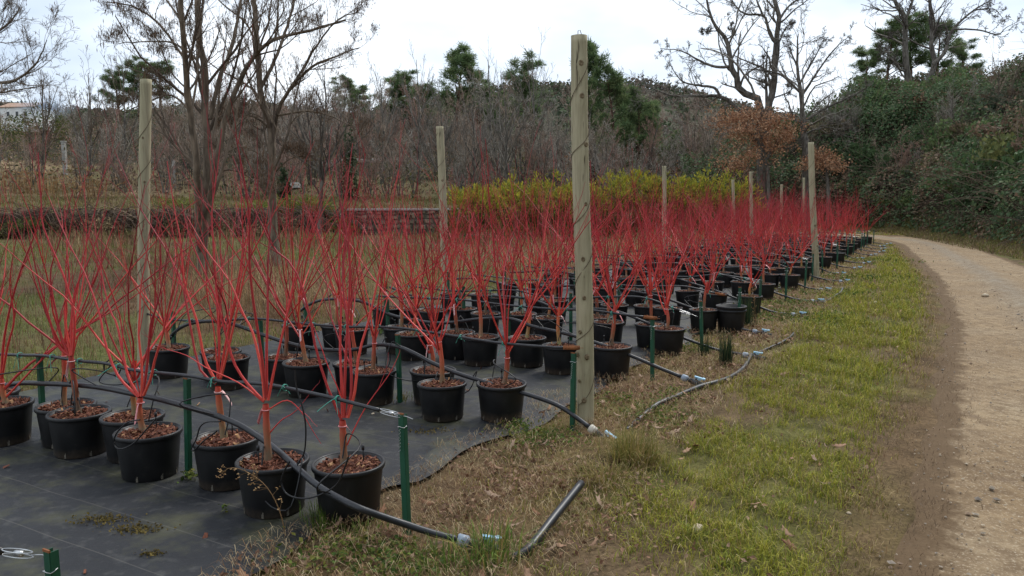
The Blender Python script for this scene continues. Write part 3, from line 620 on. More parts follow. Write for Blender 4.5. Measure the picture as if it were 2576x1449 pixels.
for rw in range(0, 19):
    for k, al_ in enumerate(STAKES.get(rw, [-0.05, 1.45, 2.95, 4.15])):
        if rw == 0: p = on_ground(122, 1386, 0.565)
        else: p = row_pt(al_ + (0 if rw < 4 else RNG.normal(0, 0.05)), stake_ac(rw), 0.0)
        p[2] = max(gz1(p[0], p[1]), 0) if al_ < 0.3 else 0.0
        if rw == 0: p[2] = 0
        green_stake(p, 0.56 if rw != 1 else 0.60, stake_lab(k, rw), 'green stakes along the hose rows', (RNG.normal(0, 0.015), -0.03 if (rw == 1 and k == 0) else RNG.normal(0, 0.02)), k == 0)
def tie_mesh(seed):
    rng = np.random.default_rng(seed); b = MB(); a = np.linspace(0, 6.283 * 2, 18); b.tubes(np.stack([0.018 * np.cos(a), 0.006 * (a / 6.283 - 1), 0.018 * np.sin(a)], -1), 0.0022, 4)
    for s in (-1, 1):
        t = np.linspace(0, 1, 6)[:, None]; d = np.array([0.05 * rng.normal(), 0.03 * s, -0.07 * rng.uniform(0.2, 1.2)]); b.tubes(np.array([0.016, 0, 0.01]) + d * t + np.array([0, 0, -0.02]) * t ** 2, 0.002, 4)
    return b.mesh('tie', 'tie')
TIES = [tie_mesh(i) for i in range(4)]
def loop_tensioner():
    b = MB(); a = np.linspace(0, 6.283, 21)
    for s in (-0.008, 0.008): b.tubes(np.stack([0.065 + 0.06 * np.cos(a), 0.013 * np.sin(a), s + 0 * a], -1), 0.0022, 4)
    b.box((0.07, 0, 0), (0.03, 0.012, 0.016)); b.tubes([[(0.12, 0, 0), (0.16, 0.002, 0.004), (0.20, 0, 0)]], 0.0018, 4); return b.mesh('tensioner', 'steel')
def bar_tensioner(mat):
    b = MB(); b.box((0.06, 0.009, 0), (0.12, 0.004, 0.028)); b.box((0.06, -0.009, 0), (0.12, 0.004, 0.028)); b.tubes([[(0.03, 0, 0), (0.03, 0, 0.02)]], 0.006, 6, True)
    b.tubes([[(0.02, -0.012, 0), (0.02, 0.012, 0)]], 0.006, 6, True); b.tubes([[(0.10, -0.012, 0), (0.10, 0.012, 0)]], 0.006, 6, True); b.tubes([[(0.11, 0, 0), (0.15, 0, 0)]], 0.0018, 4); return b.mesh('tensioner', mat)
TENS = [loop_tensioner(), bar_tensioner('rust'), bar_tensioner('concrete')]
def valve_meshes():
    b = MB(); b.tubes([[(0, 0, 0.0), (0.10, 0, 0)]], 0.021, 10, True); b.tubes([[(0.10, 0, 0), (0.16, 0, 0)]], 0.026, 10, True); b.tubes([[(0.16, 0, 0), (0.235, 0, -0.002)]], 0.023, 10, True)
    b.tubes([[(0.13, 0, 0.015), (0.13, 0, 0.042)]], 0.012, 8, True)
    n = MB(); n.lathe([(0.001, 0), (0.024, 0), (0.030, 0.006), (0.030, 0.05), (0.025, 0.056), (0.001, 0.056)], 12)
    h = MB(); h.box((0, 0, 0), (0.085, 0.024, 0.014)); h.box((0.0, 0, -0.012), (0.034, 0.020, 0.012)); h.box((0.04, 0, 0.004), (0.02, 0.03, 0.012))
    return b.mesh('valve_body', 'valve_grey'), n.mesh('nut', 'nut_blue'), h.mesh('valve_handle', 'handle_blue', False), n.mesh('nut', 'nut_cream')
VB, VN, VH, VNC = valve_meshes()
def valve(parent, p0, p1, lever=0.5, cream=False):
    """fitting at the hose end p1, in the line p0 -> p1"""
    d = Vector(tuple(p1 - p0)); q = d.to_track_quat('X', 'Z'); b = link('valve_body', VB, parent, p1); b.rotation_mode = 'QUATERNION'; b.rotation_quaternion = q
    n = link('nut', VNC if cream else VN, b, (0.0, 0, 0)); n.rotation_euler = (0, math.pi / 2, 0)
    h = link('valve_handle', VH, b, (0.15, 0, 0.050)); h.rotation_euler = (0, 0, lever)
RUNS_UP = {1: [(955, 1032), (880, 1012), (815, 996), (700, 972), (640, 964), (560, 960), (480, 946), (400, 938), (330, 930), (265, 914), (200, 908), (110, 895), (40, 893), (-60, 888)],
 2: [(1418, 874), (1380, 873), (1250, 862), (1110, 840), (1012, 826), (930, 822), (870, 822), (760, 814), (650, 802), (560, 806), (460, 806), (400, 798), (362, 787)],
 3: [(1620, 797), (1560, 790), (1480, 780), (1400, 778), (1268, 767), (1190, 757), (1100, 751), (1010, 748), (952, 745)]}
RUNS_LOW = {1: [(1150, 1357), (1085, 1340), (1012, 1316), (955, 1297), (900, 1277), (850, 1252), (800, 1222), (750, 1180), (700, 1135), (655, 1102), (600, 1068), (540, 1044), (480, 1026), (400, 1004), (330, 990), (260, 976), (200, 969), (110, 965), (40, 965), (-60, 985)],
 2: [(1483, 1075), (1440, 1043), (1400, 1018), (1340, 996), (1270, 976), (1200, 955), (1145, 937), (1090, 914), (1050, 893), (1010, 875), (975, 868), (940, 868), (905, 877), (870, 881), (820, 880), (770, 873), (715, 860), (650, 838), (600, 820), (555, 809), (510, 809), (470, 817), (440, 835), (418, 862)],
 3: [(1715, 948), (1660, 926), (1600, 900), (1520, 869), (1440, 844), (1390, 832), (1340, 821), (1300, 806), (1265, 800), (1200, 803), (1140, 811), (1090, 812), (1040, 805), (990, 794), (955, 780), (925, 764), (890, 755), (845, 752), (805, 756), (775, 768), (752, 785)]}
LOW_CURVE = {}
for rw in range(1, 19):
    sac = stake_ac(rw); lo_r = 0.0165
    if rw in RUNS_UP: up = np.array([on_row(x, y, sac) for x, y in RUNS_UP[rw]]); lo = np.array([on_row(x, y, sac + (float(np.interp(x, [600, 655, 700, 750, 800, 900, 1012, 1150], [0, 0.0, -0.05, -0.13, -0.2, -0.26, -0.12, 0])) if rw == 1 else 0)) for x, y in RUNS_LOW[rw]])
    else:
        a = np.concatenate([[0.20], np.arange(0.6, 4.2, 0.4)]); up = np.array([row_pt(t, sac + RNG.normal(0, 0.015), 0.52 + (0.02 * math.sin(t * 4.2 + rw) - 0.03 * (i == 0) + RNG.normal(0, 0.012))) for i, t in enumerate(a)])
        e = -RNG.uniform(0.25, 0.6); a = np.concatenate([[e, e * 0.5, 0, 0.3, 0.6, 0.95], np.arange(1.3, 4.3, 0.35)])
        zz = [0.03, 0.05, 0.11, 0.20, 0.30, 0.39] + [0.44 + 0.045 * math.sin(t * 3.1 + 1.7 * rw) + RNG.normal(0, 0.015) for t in a[6:]]
        lo = np.array([row_pt(t, sac + RNG.normal(0, 0.012), z) for t, z in zip(a, zz)])
    lo[:3, 2] = np.maximum(lo[:3, 2], 0.035 if rw < 4 else 0.03); lo[:, 2] = np.maximum(lo[:, 2], 0.03)
    U = smooth_curve(up, len(up) * 5); Lw = smooth_curve(lo, len(lo) * 5); LOW_CURVE[rw] = Lw
    nm = 'the %s row of stakes from the bare mat' % ordinal(rw) if rw < 9 else 'the crowded far rows'
    b = MB(); b.tubes(U, 0.0105, 8 if rw < 5 else 5, True); ho = one('support_hose', b, 'hose'); tag(ho, 'thin black support hose tied along %s' % nm, 'hose', 'upper hoses of the rows')
    d = unit(up[0] - up[1]); tz = link('tensioner', TENS[[2, 0, 1, 1, 0, 1][rw] if rw < 6 else rw % 3], ho, up[0]); tz.rotation_mode = 'QUATERNION'; tz.rotation_quaternion = Vector(tuple(d)).to_track_quat('X', 'Z')
    for x, y, q in POT_POS[rw]:
        if rw > 9: break
        i = int(np.argmin(np.hypot(U[:, 0] - x, U[:, 1] - y))); tn = unit(U[min(i + 1, len(U) - 1)] - U[max(i - 1, 0)])
        t_ = link('tie', TIES[int(RNG.integers(0, 4))], ho, U[i]); t_.rotation_euler = (0, 0, math.atan2(tn[1], tn[0]) + math.pi / 2)
    b = MB(); b.tubes(Lw, lo_r if rw < 4 else 0.0155, 10 if rw < 4 else 6, True); hl = one('water_hose', b, 'hose'); tag(hl, 'thick black water hose along %s' % nm, 'hose', 'lower water hoses of the rows')
    dn = unit(lo[0] - lo[1]); valve(hl, lo[0] - dn, lo[0], RNG.uniform(-0.3, 0.5), rw == 2)
    # drip tubes from the thick hose to the pots
    for k, (x, y, q) in enumerate(POT_POS[rw]):
        if rw > 6: break
        i = int(np.argmin(np.hypot(Lw[:, 0] - x, Lw[:, 1] - y))); i = int(np.clip(i + RNG.integers(-6, 7), 3, len(Lw) - 2)); s = Lw[i]; e = np.array([x, y, POT_H + 0.05]); e[:2] += RNG.normal(0, 0.05, 2)
        dv = (e - s); sd = np.array([-dv[1], dv[0], 0]) * RNG.uniform(-0.9, 0.9); out = unit(s - np.array([x, y, s[2]])) * RNG.uniform(0.05, 0.24)
        kind = RNG.random()
        if kind < 0.5: pts = [s, s + out * 0.6 + np.array([0, 0, 0.05]), s + out + sd + np.array([0, 0, -0.16]), s * 0.5 + e * 0.5 + sd + np.array([0, 0, -0.17]), e * 0.8 + s * 0.2 + sd * 0.4 + np.array([0, 0, 0.03]), e]
        else: pts = [s, s + out + np.array([0, 0, 0.11]), s * 0.6 + e * 0.4 + sd + np.array([0, 0, 0.16]), e + np.array([0.02, 0.03, 0.12]), e]
        b = MB(); b.tubes(smooth_curve(pts, 22), 0.0042, 5); one('drip_tube', b, 'drip', hl)
# bare end of the row next to the open mat
b = MB(); s0 = on_ground(95, 1398, 0.53); s0[2] = 0.53; s1 = s0 + np.array([-0.14, 0.04, -0.005]); pts = smooth_curve([s1, s1 + np.array([-0.25, 0.10, 0.0]), s1 + np.array([-0.7, 0.32, 0.01]), s1 + np.array([-1.5, 0.75, 0.0])], 16)
b.tubes(pts, 0.012, 8, True); o = one('support_hose', b, 'hose'); tag(o, 'thin black hose end clipped to the stake on the bare mat', 'hose')
tz = link('tensioner', TENS[0], o, s1); tz.rotation_mode = 'QUATERNION'; tz.rotation_quaternion = Vector((0.96, -0.27, 0.03)).to_track_quat('X', 'Z')
# supply pipes lying on the verge
def ground_pipe(px, r, lab, lift=0.02):
    P = []
    for q in px:
        w_ = on_ground(q[0], q[1], (q[2] if len(q) > 2 else lift)); w_[2] = (q[2] if len(q) > 2 else lift); P.append(w_)
    b = MB(); b.tubes(smooth_curve(P, len(P) * 6), r, 10, True); o = one('supply_pipe', b, 'hose'); tag(o, lab, 'pipe', 'supply pipes on the verge'); return o
ground_pipe([(1290, 1405, 0.01), (1335, 1375, 0.03), (1395, 1300, 0.07), (1462, 1216, 0.10)], 0.021, 'short thick black pipe rising from the grass beside the blue valve')
ground_pipe([(1575, 1085, -0.02), (1605, 1058, 0.005), (1650, 1020, 0.03), (1700, 998, 0.035), (1760, 973, 0.03), (1800, 962, 0.03), (1835, 950), (1868, 928), (1884, 905), (1890, 893)], 0.021, 'black supply pipe curving through dead grass behind the golden tuft')
ground_pipe([(1888, 892), (1915, 884, 0.012), (1940, 873, 0.010), (1965, 862, 0.02), (1988, 848), (1997, 838)], 0.014, 'thin black supply pipe crossing the grass beside the rush clump')
ground_pipe([(2060, 762), (2085, 755, 0.02), (2100, 745, 0.03), (2115, 735, 0.04), (2120, 725, 0.05)], 0.02, 'curved grey supply pipe near the leaning wooden post')

# ------------------------------------------------------------------ wooden posts
def wood_post(base, top, r0, r1, lab, knots=(), vine=False, staple=False, seed=0):
    base = np.asarray(base, float); top = np.asarray(top, float); rng = np.random.default_rng(seed); o = link('wooden_post', None, None, base); tag(o, lab, 'post', 'tall wooden posts round the bed')
    ax = top - base; H = np.linalg.norm(ax); n, S = 60, 28; t = np.linspace(0, 1, n); an = np.arange(S) * 2 * math.pi / S; d = unit(ax)
    sway = np.stack([0.012 * np.sin(t * 4 + seed), 0.01 * np.sin(t * 5 + 2 * seed), 0 * t], -1) * np.sin(t * math.pi)[:, None]
    C = ax * (t * (1 + 0.06) - 0.06)[:, None] + sway; Rr = r0 + (r1 - r0) * t
    RR = Rr[:, None] * (1 + 0.03 * np.sin(an * 2 + t[:, None] * 2 + seed) + 0.02 * np.sin(an * 3 + 5 * t[:, None]) + rng.normal(0, 0.008, (n, S)))
    ks = []
    for ka, kt, kr in knots:
        da = np.angle(np.exp(1j * (an[None] - ka))); RR = RR + kr * 0.45 * np.exp(-((da * r0) / kr) ** 2 - (((t[:, None] - kt) * H) / (kr * 1.3)) ** 2); ks.append((ka, kt, kr))
    V = C[:, None] + RR[..., None] * np.stack([np.cos(an), np.sin(an), 0 * an], -1)[None]
    V = np.concatenate([V, C[-1][None, None] + 0.001 * np.stack([np.cos(an), np.sin(an), 0 * an], -1)[None]], 0)
    idx = np.arange((n + 1) * S).reshape(n + 1, S); a = idx[:-1]; bq = np.roll(a, -1, 1); dd = idx[1:]; c = np.roll(dd, -1, 1)
    b = MB(); b.add(V.reshape(-1, 3), np.stack([a, bq, c, dd], -1).reshape(-1, 4)); one('shaft', b, 'weathered_wood', o)
    for ka, kt, kr in ks:
        cpt = ax * kt + (r0 + (r1 - r0) * kt + kr * 0.43) * np.array([math.cos(ka), math.sin(ka), 0]); b = MB(); aa = np.linspace(0, 6.283, 11)[:-1]; nrm = np.array([math.cos(ka), math.sin(ka), 0]); tv = np.array([-math.sin(ka), math.cos(ka), 0])
        rings = [(1.0, -0.30), (0.8, 0.02), (0.5, 0.05), (0.28, -0.06), (0.001, -0.10)]
        Vk = np.concatenate([cpt + kr * 0.62 * q_ * (np.cos(aa)[:, None] * tv + 1.25 * np.sin(aa)[:, None] * np.array([0, 0, 1])) + nrm * kr * hh for q_, hh in rings]); ii = np.arange(50).reshape(5, 10)
        b.add(Vk, np.stack([ii[:-1], np.roll(ii[:-1], -1, 1), np.roll(ii[1:], -1, 1), ii[1:]], -1).reshape(-1, 4)); one('knot', b, 'knot_wood', o)
    if vine:
        tt = np.linspace(0.06, 0.97, 190); th = tt * 2 * math.pi * 6.3 + seed + 0.5 * np.sin(tt * 25); rr = r0 + (r1 - r0) * tt + 0.004
        P = ax * tt[:, None] + np.stack([0.012 * np.sin(tt * 4 + seed), 0.01 * np.sin(tt * 5 + 2 * seed), 0 * tt], -1) * np.sin(tt * math.pi)[:, None] + np.stack([rr * np.cos(th), rr * np.sin(th), 0.02 * np.sin(th)], -1)
        b = MB(); b.tubes(P, 0.0026, 5); one('dry_vine', b, 'vine', o)
    if staple:
        b = MB(); b.tubes([[ax + np.array([-0.01, 0, -0.01]), ax + np.array([-0.008, 0, 0.035]), ax + np.array([0.006, 0, 0.038]), ax + np.array([0.022, 0, -0.01])]], 0.0025, 5); one('staple', b, 'iron', o)
    return o
pb = on_ground(1472, 1066); pt = at(1457, 90, pb[1])
wood_post(pb, pt, 0.062, 0.056, 'thick knotty wooden post wrapped in dry vine at the second hose row', [(-1.5, 0.93, 0.030), (-1.45, 0.85, 0.028), (-1.05, 0.73, 0.028), (-1.2, 0.58, 0.022), (-1.6, 0.44, 0.026), (-1.55, 0.34, 0.024), (-2.1, 0.25, 0.022), (-1.35, 0.185, 0.030), (-2.3, 0.12, 0.018), (-1.75, 0.07, 0.030), (-2.6, 0.19, 0.03)], True, True, 1)
def post_at(bx, by, tx, ty, Y, r, lab, seed, **kw):
    b_ = at(bx, by, Y); b_[2] = gz1(b_[0], b_[1]); t_ = at(tx, ty, Y); return wood_post(b_, t_, r * 1.06, r * 0.94, lab, seed=seed, **kw)
post_at(2053, 705, 2040, 358, 15.9, 0.062, 'leaning wooden post with vine standing at the road edge of the bed', 2, vine=True, knots=[(-1.5, 0.6, 0.03), (-1.7, 0.4, 0.03), (-1.2, 0.25, 0.028)])
post_at(361, 925, 367, 200, 7.55, 0.056, 'pale upright wooden post at the far end of the second hose row', 3, vine=True, knots=[(-1.5, 0.8, 0.02), (-1.6, 0.55, 0.02), (-1.2, 0.65, 0.018)])
post_at(1125, 765, 1106, 318, 12.1, 0.062, 'leaning wooden post between the saplings and the juniper hedge', 4, vine=True, knots=[(-1.4, 0.7, 0.03), (-1.6, 0.4, 0.03)])
for k, (px, top, Y, rr, lab) in enumerate([(1672, 418, 21.6, 0.062, 'weathered wooden post in front of the golden juniper hedge'), (1813, 460, 38, 0.055, 'slim grey wooden post beside the end of the juniper hedge'), (1845, 452, 29.2, 0.058, 'knobbly wooden post at the end of the juniper hedge'),
        (1890, 432, 26.2, 0.058, 'tall wooden post rising from the dense red saplings past the hedge'), (1967, 464, 33, 0.055, 'short grey wooden post among red saplings before the ivy bank'), (2023, 447, 35.5, 0.055, 'thin wooden post among red saplings next to the leaning post')]):
    post_at(px, 620, px - 1, top, Y, rr, lab, 10 + k)


# ------------------------------------------------------------------ plants: blades, leaves, needles
def blades(mb, pos, h, w, lean, col, rng=RNG, tipcol=1.15, az=None):
    n = len(pos); az = rng.uniform(0, 6.283, n) if az is None else az; d = np.stack([np.cos(az), np.sin(az), 0 * az], -1); sx = np.stack([-np.sin(az), np.cos(az), 0 * az], -1)
    h = np.broadcast_to(h, (n,)); w = np.broadcast_to(w, (n,)); lean = np.broadcast_to(lean, (n,))
    up = np.array([0, 0, 1.0]); mid = pos + d * (h * lean * 0.35)[:, None] + up * (h * np.sqrt(np.clip(1 - (lean * 0.6) ** 2, 0.02, 1)) * 0.55)[:, None]
    tip = pos + d * (h * lean)[:, None] + up * (h * np.sqrt(np.clip(1 - np.clip(lean, 0, 0.99) ** 2, 0.01, 1)))[:, None]
    V = np.stack([pos - sx * w[:, None] / 2, pos + sx * w[:, None] / 2, mid + sx * w[:, None] * 0.4, mid - sx * w[:, None] * 0.4, tip], 1)
    i = np.arange(n)[:, None] * 5
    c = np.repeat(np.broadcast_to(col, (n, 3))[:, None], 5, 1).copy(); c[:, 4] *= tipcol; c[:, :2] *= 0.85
    mb.add(V.reshape(-1, 3), i + np.array([[0, 1, 2, 3]]), i + np.array([[3, 2, 4]]), col=c.reshape(-1, 3))
def leaves(mb, pos, size, col, aspect=0.6, nrm=None, spread=1.0, rng=RNG, fold=0.25):
    """pointed folded leaves: 4 corners, 2 triangles"""
    n = len(pos); nn = rng.normal(size=(n, 3)) * spread
    if nrm is not None: nn = nn + nrm
    nn = unit(nn); t = unit(np.cross(nn, rng.normal(size=(n, 3)))); s = np.cross(nn, t); size = np.broadcast_to(size, (n,))[:, None]
    V = np.stack([pos - t * size / 2, pos + s * size * aspect / 2 + nn * size * fold * 0.3, pos + t * size / 2, pos - s * size * aspect / 2 + nn * size * fold * 0.3], 1)
    i = np.arange(n)[:, None] * 4
    mb.add(V.reshape(-1, 3), None, np.concatenate([i + np.array([[0, 1, 2]]), i + np.array([[0, 2, 3]])]), col=np.repeat(np.broadcast_to(col, (n, 3)), 4, 0))
def pick(pal, n, rng=RNG, p=None, var=0.2):
    pal = np.asarray(pal, float); return pal[rng.choice(len(pal), n, p=p)] * rng.uniform(1 - var, 1 + var, (n, 1))
def alac(x, y): return (x - ORG[0]) * RA[0] + (y - ORG[1]) * RA[1], (x - ORG[0]) * RN[0] + (y - ORG[1]) * RN[1]
def scatter(x0, x1, y0, y1, dens, rng=RNG):
    n = int((x1 - x0) * (y1 - y0) * dens); return rng.uniform(x0, x1, n), rng.uniform(y0, y1, n)

# verge lawn between the bed and the road, and beyond the road
lawn = MB(); straw = MB()
for y0, y1, dn in ((1.7, 3.2, 9000), (3.2, 4.5, 8000), (4.5, 6.5, 6000), (6.5, 9, 3600), (9, 14, 1900), (14, 22, 850), (22, 42, 330)):
    xl = -1.6 + 0.0 * y0 if y0 < 6 else 0.4 * y0 - 3.2
    x, y = scatter(xl, 0.62 * y1 + 1.2, y0, y1, dn); al, ac = alac(x, y); dl, _ = poly_dist(x, y, ROAD_L); dr, _ = poly_dist(x, y, ROAD_R); bd, _ = poly_dist(x, y, BANK)
    e = patch(x, y, 5.0, 0.7); edge = al < 0.36 + 0.30 * (e - 0.45) - 0.006 * ac
    ok = ((dl < 0.05 - 0.35 * patch(x, y, 6, 1.2) * RNG.random(len(x))) & edge) | ((dr > 0.15) & (bd < 0.9))
    lush = sstep((-al - 0.45 + 0.5 * (patch(x, y, 1.3, 0.9) - 0.5)) / 0.55) * sstep((-dl) / 0.35); lush = np.where(dr > 0, 0.35, lush)
    cl = sstep((patch(x, y, 11.0, 0.3) * 0.5 + patch(x, y, 23.0, 1.7) * 0.35 + patch(x, y, 3.7, 2.0) * 0.45 - 0.42) * 3.2); bare = sstep((patch(x, y, 1.9, 3.3) * 0.6 + patch(x, y, 4.7, 0.4) * 0.4 - 0.58) * 6); keep = ok & (RNG.random(len(x)) < (0.35 + 0.65 * lush) * (0.12 + 0.9 * cl) * (1 - 0.8 * bare)); x, y, lush, cl = x[keep], y[keep], lush[keep], cl[keep]; n = len(x)
    g1 = pick([(0.34, 0.32, 0.035), (0.25, 0.26, 0.032), (0.40, 0.35, 0.07), (0.17, 0.21, 0.03)], n); g2 = pick([(0.26, 0.21, 0.065), (0.48, 0.36, 0.19), (0.30, 0.19, 0.095), (0.20, 0.18, 0.045)], n)
    mx = (RNG.random(n) < np.clip(lush * 0.8 + 0.12 + 0.5 * (patch(x, y, 2.3, 1.1) - 0.5), 0.05, 0.95))[:, None]; c = np.where(mx, g1, g2)
    sc = max(1.0, y0 / 4.5); h = RNG.uniform(0.018, 0.062, n) * (0.7 + 0.5 * lush + 0.4 * cl) * min(sc, 1.6)
    blades(lawn, np.stack([x, y, gz(x, y) - 0.004], -1), h, RNG.uniform(0.0024, 0.0052, n) * sc, RNG.uniform(0.3, 0.98, n), c)
tag(one('lawn', lawn, 'grass', smooth=False), 'short yellow-green lawn covering the verge beside the dirt road', 'grass', kind='stuff')
# dead straw and needles lying flat near the bed and along the road edge
for y0, y1, dn in ((1.7, 4.5, 2600), (4.5, 8, 1500), (8, 14, 500), (14, 26, 120)):
    x, y = scatter(-1.6 if y0 < 6 else 0.4 * y0 - 3.2, 0.55 * y1 + 1.2, y0, y1, dn); al, ac = alac(x, y); dl, _ = poly_dist(x, y, ROAD_L)
    k = ((al < 0.50 + 0.25 * (patch(x, y, 4, 2.2) - 0.4)) & (al > -0.8) & (RNG.random(len(x)) < 0.55)) | ((dl < -0.3) & (al < 0) & (RNG.random(len(x)) < 0.16 * patch(x, y, 2.6, 0.2))) | ((np.abs(dl + 0.05) < 0.5) & (RNG.random(len(x)) < 1.0 * np.exp(-(np.abs(dl - 0.02) / 0.26) ** 2) * (0.2 + 1.3 * np.clip(patch(x, y, 5.3, 0.8) - 0.2, 0, 1))))
    x, y, dl = x[k], y[k], dl[k]; n = len(x); nr_ = (np.abs(dl) < 0.5)[:, None]
    c = np.where(nr_, pick([(0.19, 0.125, 0.072), (0.13, 0.082, 0.048), (0.30, 0.21, 0.125)], n), pick([(0.50, 0.37, 0.20), (0.33, 0.20, 0.10), (0.22, 0.13, 0.07), (0.58, 0.46, 0.28)], n))
    sc = max(1.0, y0 / 5); blades(straw, np.stack([x, y, np.maximum(gz(x, y), 0.002) + RNG.uniform(0.004, 0.02, n) + np.where(np.abs(alac(x, y)[0] - 0.45) < 0.25, 0.014, np.where(nr_[:, 0], 0, 0.018))], -1), RNG.uniform(0.02, 0.11, n) * np.where(nr_[:, 0], 0.6, 1), RNG.uniform(0.0016, 0.0034, n) * sc, 0.992, c)
tag(one('straw_litter', straw, 'grass', smooth=False), 'dead straw and brown needles lying on the verge', 'litter', kind='stuff')
ll = MB()
for y0, y1, dn in ((1.7, 4.5, 1500), (4.5, 8, 1000), (8, 14, 420), (14, 26, 120)):
    x, y = scatter(-1.6 if y0 < 6 else 0.4 * y0 - 3.2, 0.55 * y1 + 0.6, y0, y1, dn); al, ac = alac(x, y); dl, _ = poly_dist(x, y, ROAD_L); w_ = np.exp(-((al + 0.2) / 0.55) ** 2) + 0.10; k = (al < 0.50 + 0.25 * (patch(x, y, 4, 2.2) - 0.4)) & (dl < -0.1) & (RNG.random(len(x)) < w_ * sstep((patch(x, y, 3.1, 4.4) - 0.3) * 2.5)); x, y = x[k], y[k]; n = len(x)
    leaves(ll, np.stack([x, y, np.maximum(gz(x, y), 0.0) + RNG.uniform(0.014, 0.036, n)], -1), RNG.uniform(0.012, 0.042, n) * max(1, y0 / 6), pick([(0.17, 0.085, 0.05), (0.25, 0.14, 0.085), (0.12, 0.065, 0.04), (0.34, 0.22, 0.14)], n), 0.6, np.array([0, 0, 1.0]), 0.7)
tag(one('leaf_litter', ll, 'dry_leaf', smooth=False), 'crumbled brown leaf litter along the edge of the weed mat', 'litter', kind='stuff')
# gravel
gv = MB(); OCT = np.array([[1, 0, 0], [-1, 0, 0], [0, 1, 0], [0, -1, 0], [0, 0, 1], [0, 0, -1]], float); OT = np.array([[0, 2, 4], [2, 1, 4], [1, 3, 4], [3, 0, 4], [2, 0, 5], [1, 2, 5], [3, 1, 5], [0, 3, 5]])
def pebbles(mb, x, y, z, s, col):
    n = len(x); V = OCT[None] * RNG.uniform(0.6, 1.2, (n, 6, 1)) * (np.stack([s, s * RNG.uniform(0.6, 1, n), s * RNG.uniform(0.35, 0.7, n)], -1))[:, None]
    a = RNG.uniform(0, 6.28, n)[:, None]; vx = V[..., 0] * np.cos(a) - V[..., 1] * np.sin(a); vy = V[..., 0] * np.sin(a) + V[..., 1] * np.cos(a); V[..., 0] = vx; V[..., 1] = vy
    V = V + np.stack([x, y, z], -1)[:, None]; mb.add(V.reshape(-1, 3), None, (np.arange(n)[:, None, None] * 6 + OT[None]).reshape(-1, 3), col=np.repeat(col, 6, 0))
for y0, y1, dn in ((2, 5, 2600), (5, 9, 1200), (9, 16, 260), (16, 30, 40)):
    x, y = scatter(0.5 * y0 - 0.6, 0.7 * y1 + 1, y0, y1, dn); dl, _ = poly_dist(x, y, ROAD_L); dr, _ = poly_dist(x, y, ROAD_R); cw_ = dl / (dl - dr + 1e-6) - 0.46
    k = (dl > 0.02) & (dr < -0.02) & (RNG.random(len(x)) < 0.07 + 1.0 * np.exp(-(cw_ / 0.12) ** 2) * patch(x, y, 2.2, 0.5)); x, y = x[k], y[k]; n = len(x)
    pebbles(gv, x, y, np.full(n, 0.012), RNG.uniform(0.003, 0.011, n) * (1 + (RNG.random(n) < 0.05) * 1.6) * max(1, y0 / 7), pick([(0.30, 0.25, 0.19), (0.22, 0.185, 0.15), (0.44, 0.36, 0.26), (0.26, 0.18, 0.12)], n))
tag(one('gravel', gv, 'pebble', smooth=False), 'grey and tan gravel scattered over the dirt road', 'gravel', kind='stuff')

# rough field left of the bed
rough = MB()
for y0, y1, dn, hs in ((4.5, 7, 850, 0.9), (7, 11, 460, 1.0), (11, 18, 200, 1.15), (18, 27, 85, 1.2), (27, 39, 46, 1.1)):
    x, y = scatter(-0.72 * y1 - 1, 0.5 * y1, y0, y1, dn); al, ac = alac(x, y); dl, _ = poly_dist(x, y, ROAD_L); ok = (((al > 4.45) | (ac > 31.5)) & (y < y_terrace(x) + 0.2) & (dl < -0.3))
    gr = 0.85 * sstep((patch(x, y, 0.55, 2.2) - 0.42) * 2.4); gr = np.where((al < 5.2) & (ac < 6), 0.9, gr); gr = np.where((y > 21) & (y < 28) & (x < -3) & (patch(x, y, 0.5, 1.1) > 0.35), 1.25, gr); tall = sstep((patch(x, y, 0.8, 4.0) - 0.45) * 3)
    dead = (np.abs(al - 7.5) < 2.6) & (ac > 5); k = ok & (RNG.random(len(x)) < 0.45 + 0.55 * np.maximum(gr, tall)); x, y, gr, tall, dead = x[k], y[k], gr[k], tall[k], dead[k]; n = len(x)
    c = np.where((RNG.random(n) < gr * 0.75)[:, None], pick([(0.17, 0.20, 0.042), (0.24, 0.235, 0.055), (0.11, 0.14, 0.032)], n), pick([(0.20, 0.125, 0.068), (0.27, 0.185, 0.10), (0.13, 0.08, 0.047), (0.23, 0.12, 0.07)], n))
    c = np.where((dead & (RNG.random(n) < 0.6))[:, None], pick([(0.46, 0.33, 0.17), (0.36, 0.22, 0.11)], n), c)
    h = RNG.uniform(0.05, 0.16, n) * hs * (1 + 1.4 * tall * (gr < 0.6) + 1.3 * dead); blades(rough, np.stack([x, y, gz(x, y) - 0.01], -1), h, RNG.uniform(0.004, 0.008, n) * max(1, y0 / 9), RNG.uniform(0.1, 0.9, n), c)
tag(one('rough_grass', rough, 'grass', smooth=False), 'rough brown and green grass filling the field behind the pots', 'grass', kind='stuff')
st_ = MB(); x, y = scatter(-26, 8, 6, 34, 5.5); al, ac = alac(x, y); k = (al > 5.0) & (y < y_terrace(x) - 0.5) & (x > -0.75 * y) & (RNG.random(len(x)) < 0.15 + 1.1 * sstep((patch(x, y, 0.8, 4.0) - 0.35) * 2.5)); x, y = x[k], y[k]; x = np.repeat(x, 5) + RNG.normal(0, 0.12, len(x) * 5); y = np.repeat(y, 5) + RNG.normal(0, 0.12, len(y) * 5); n = len(x)
blades(st_, np.stack([x, y, gz(x, y) - 0.01], -1), RNG.uniform(0.2, 0.75, n), RNG.uniform(0.005, 0.010, n) * np.maximum(1, y / 12), RNG.uniform(0.02, 0.5, n), pick([(0.26, 0.16, 0.085), (0.17, 0.10, 0.058), (0.40, 0.29, 0.15), (0.22, 0.115, 0.07), (0.14, 0.15, 0.045)], n))
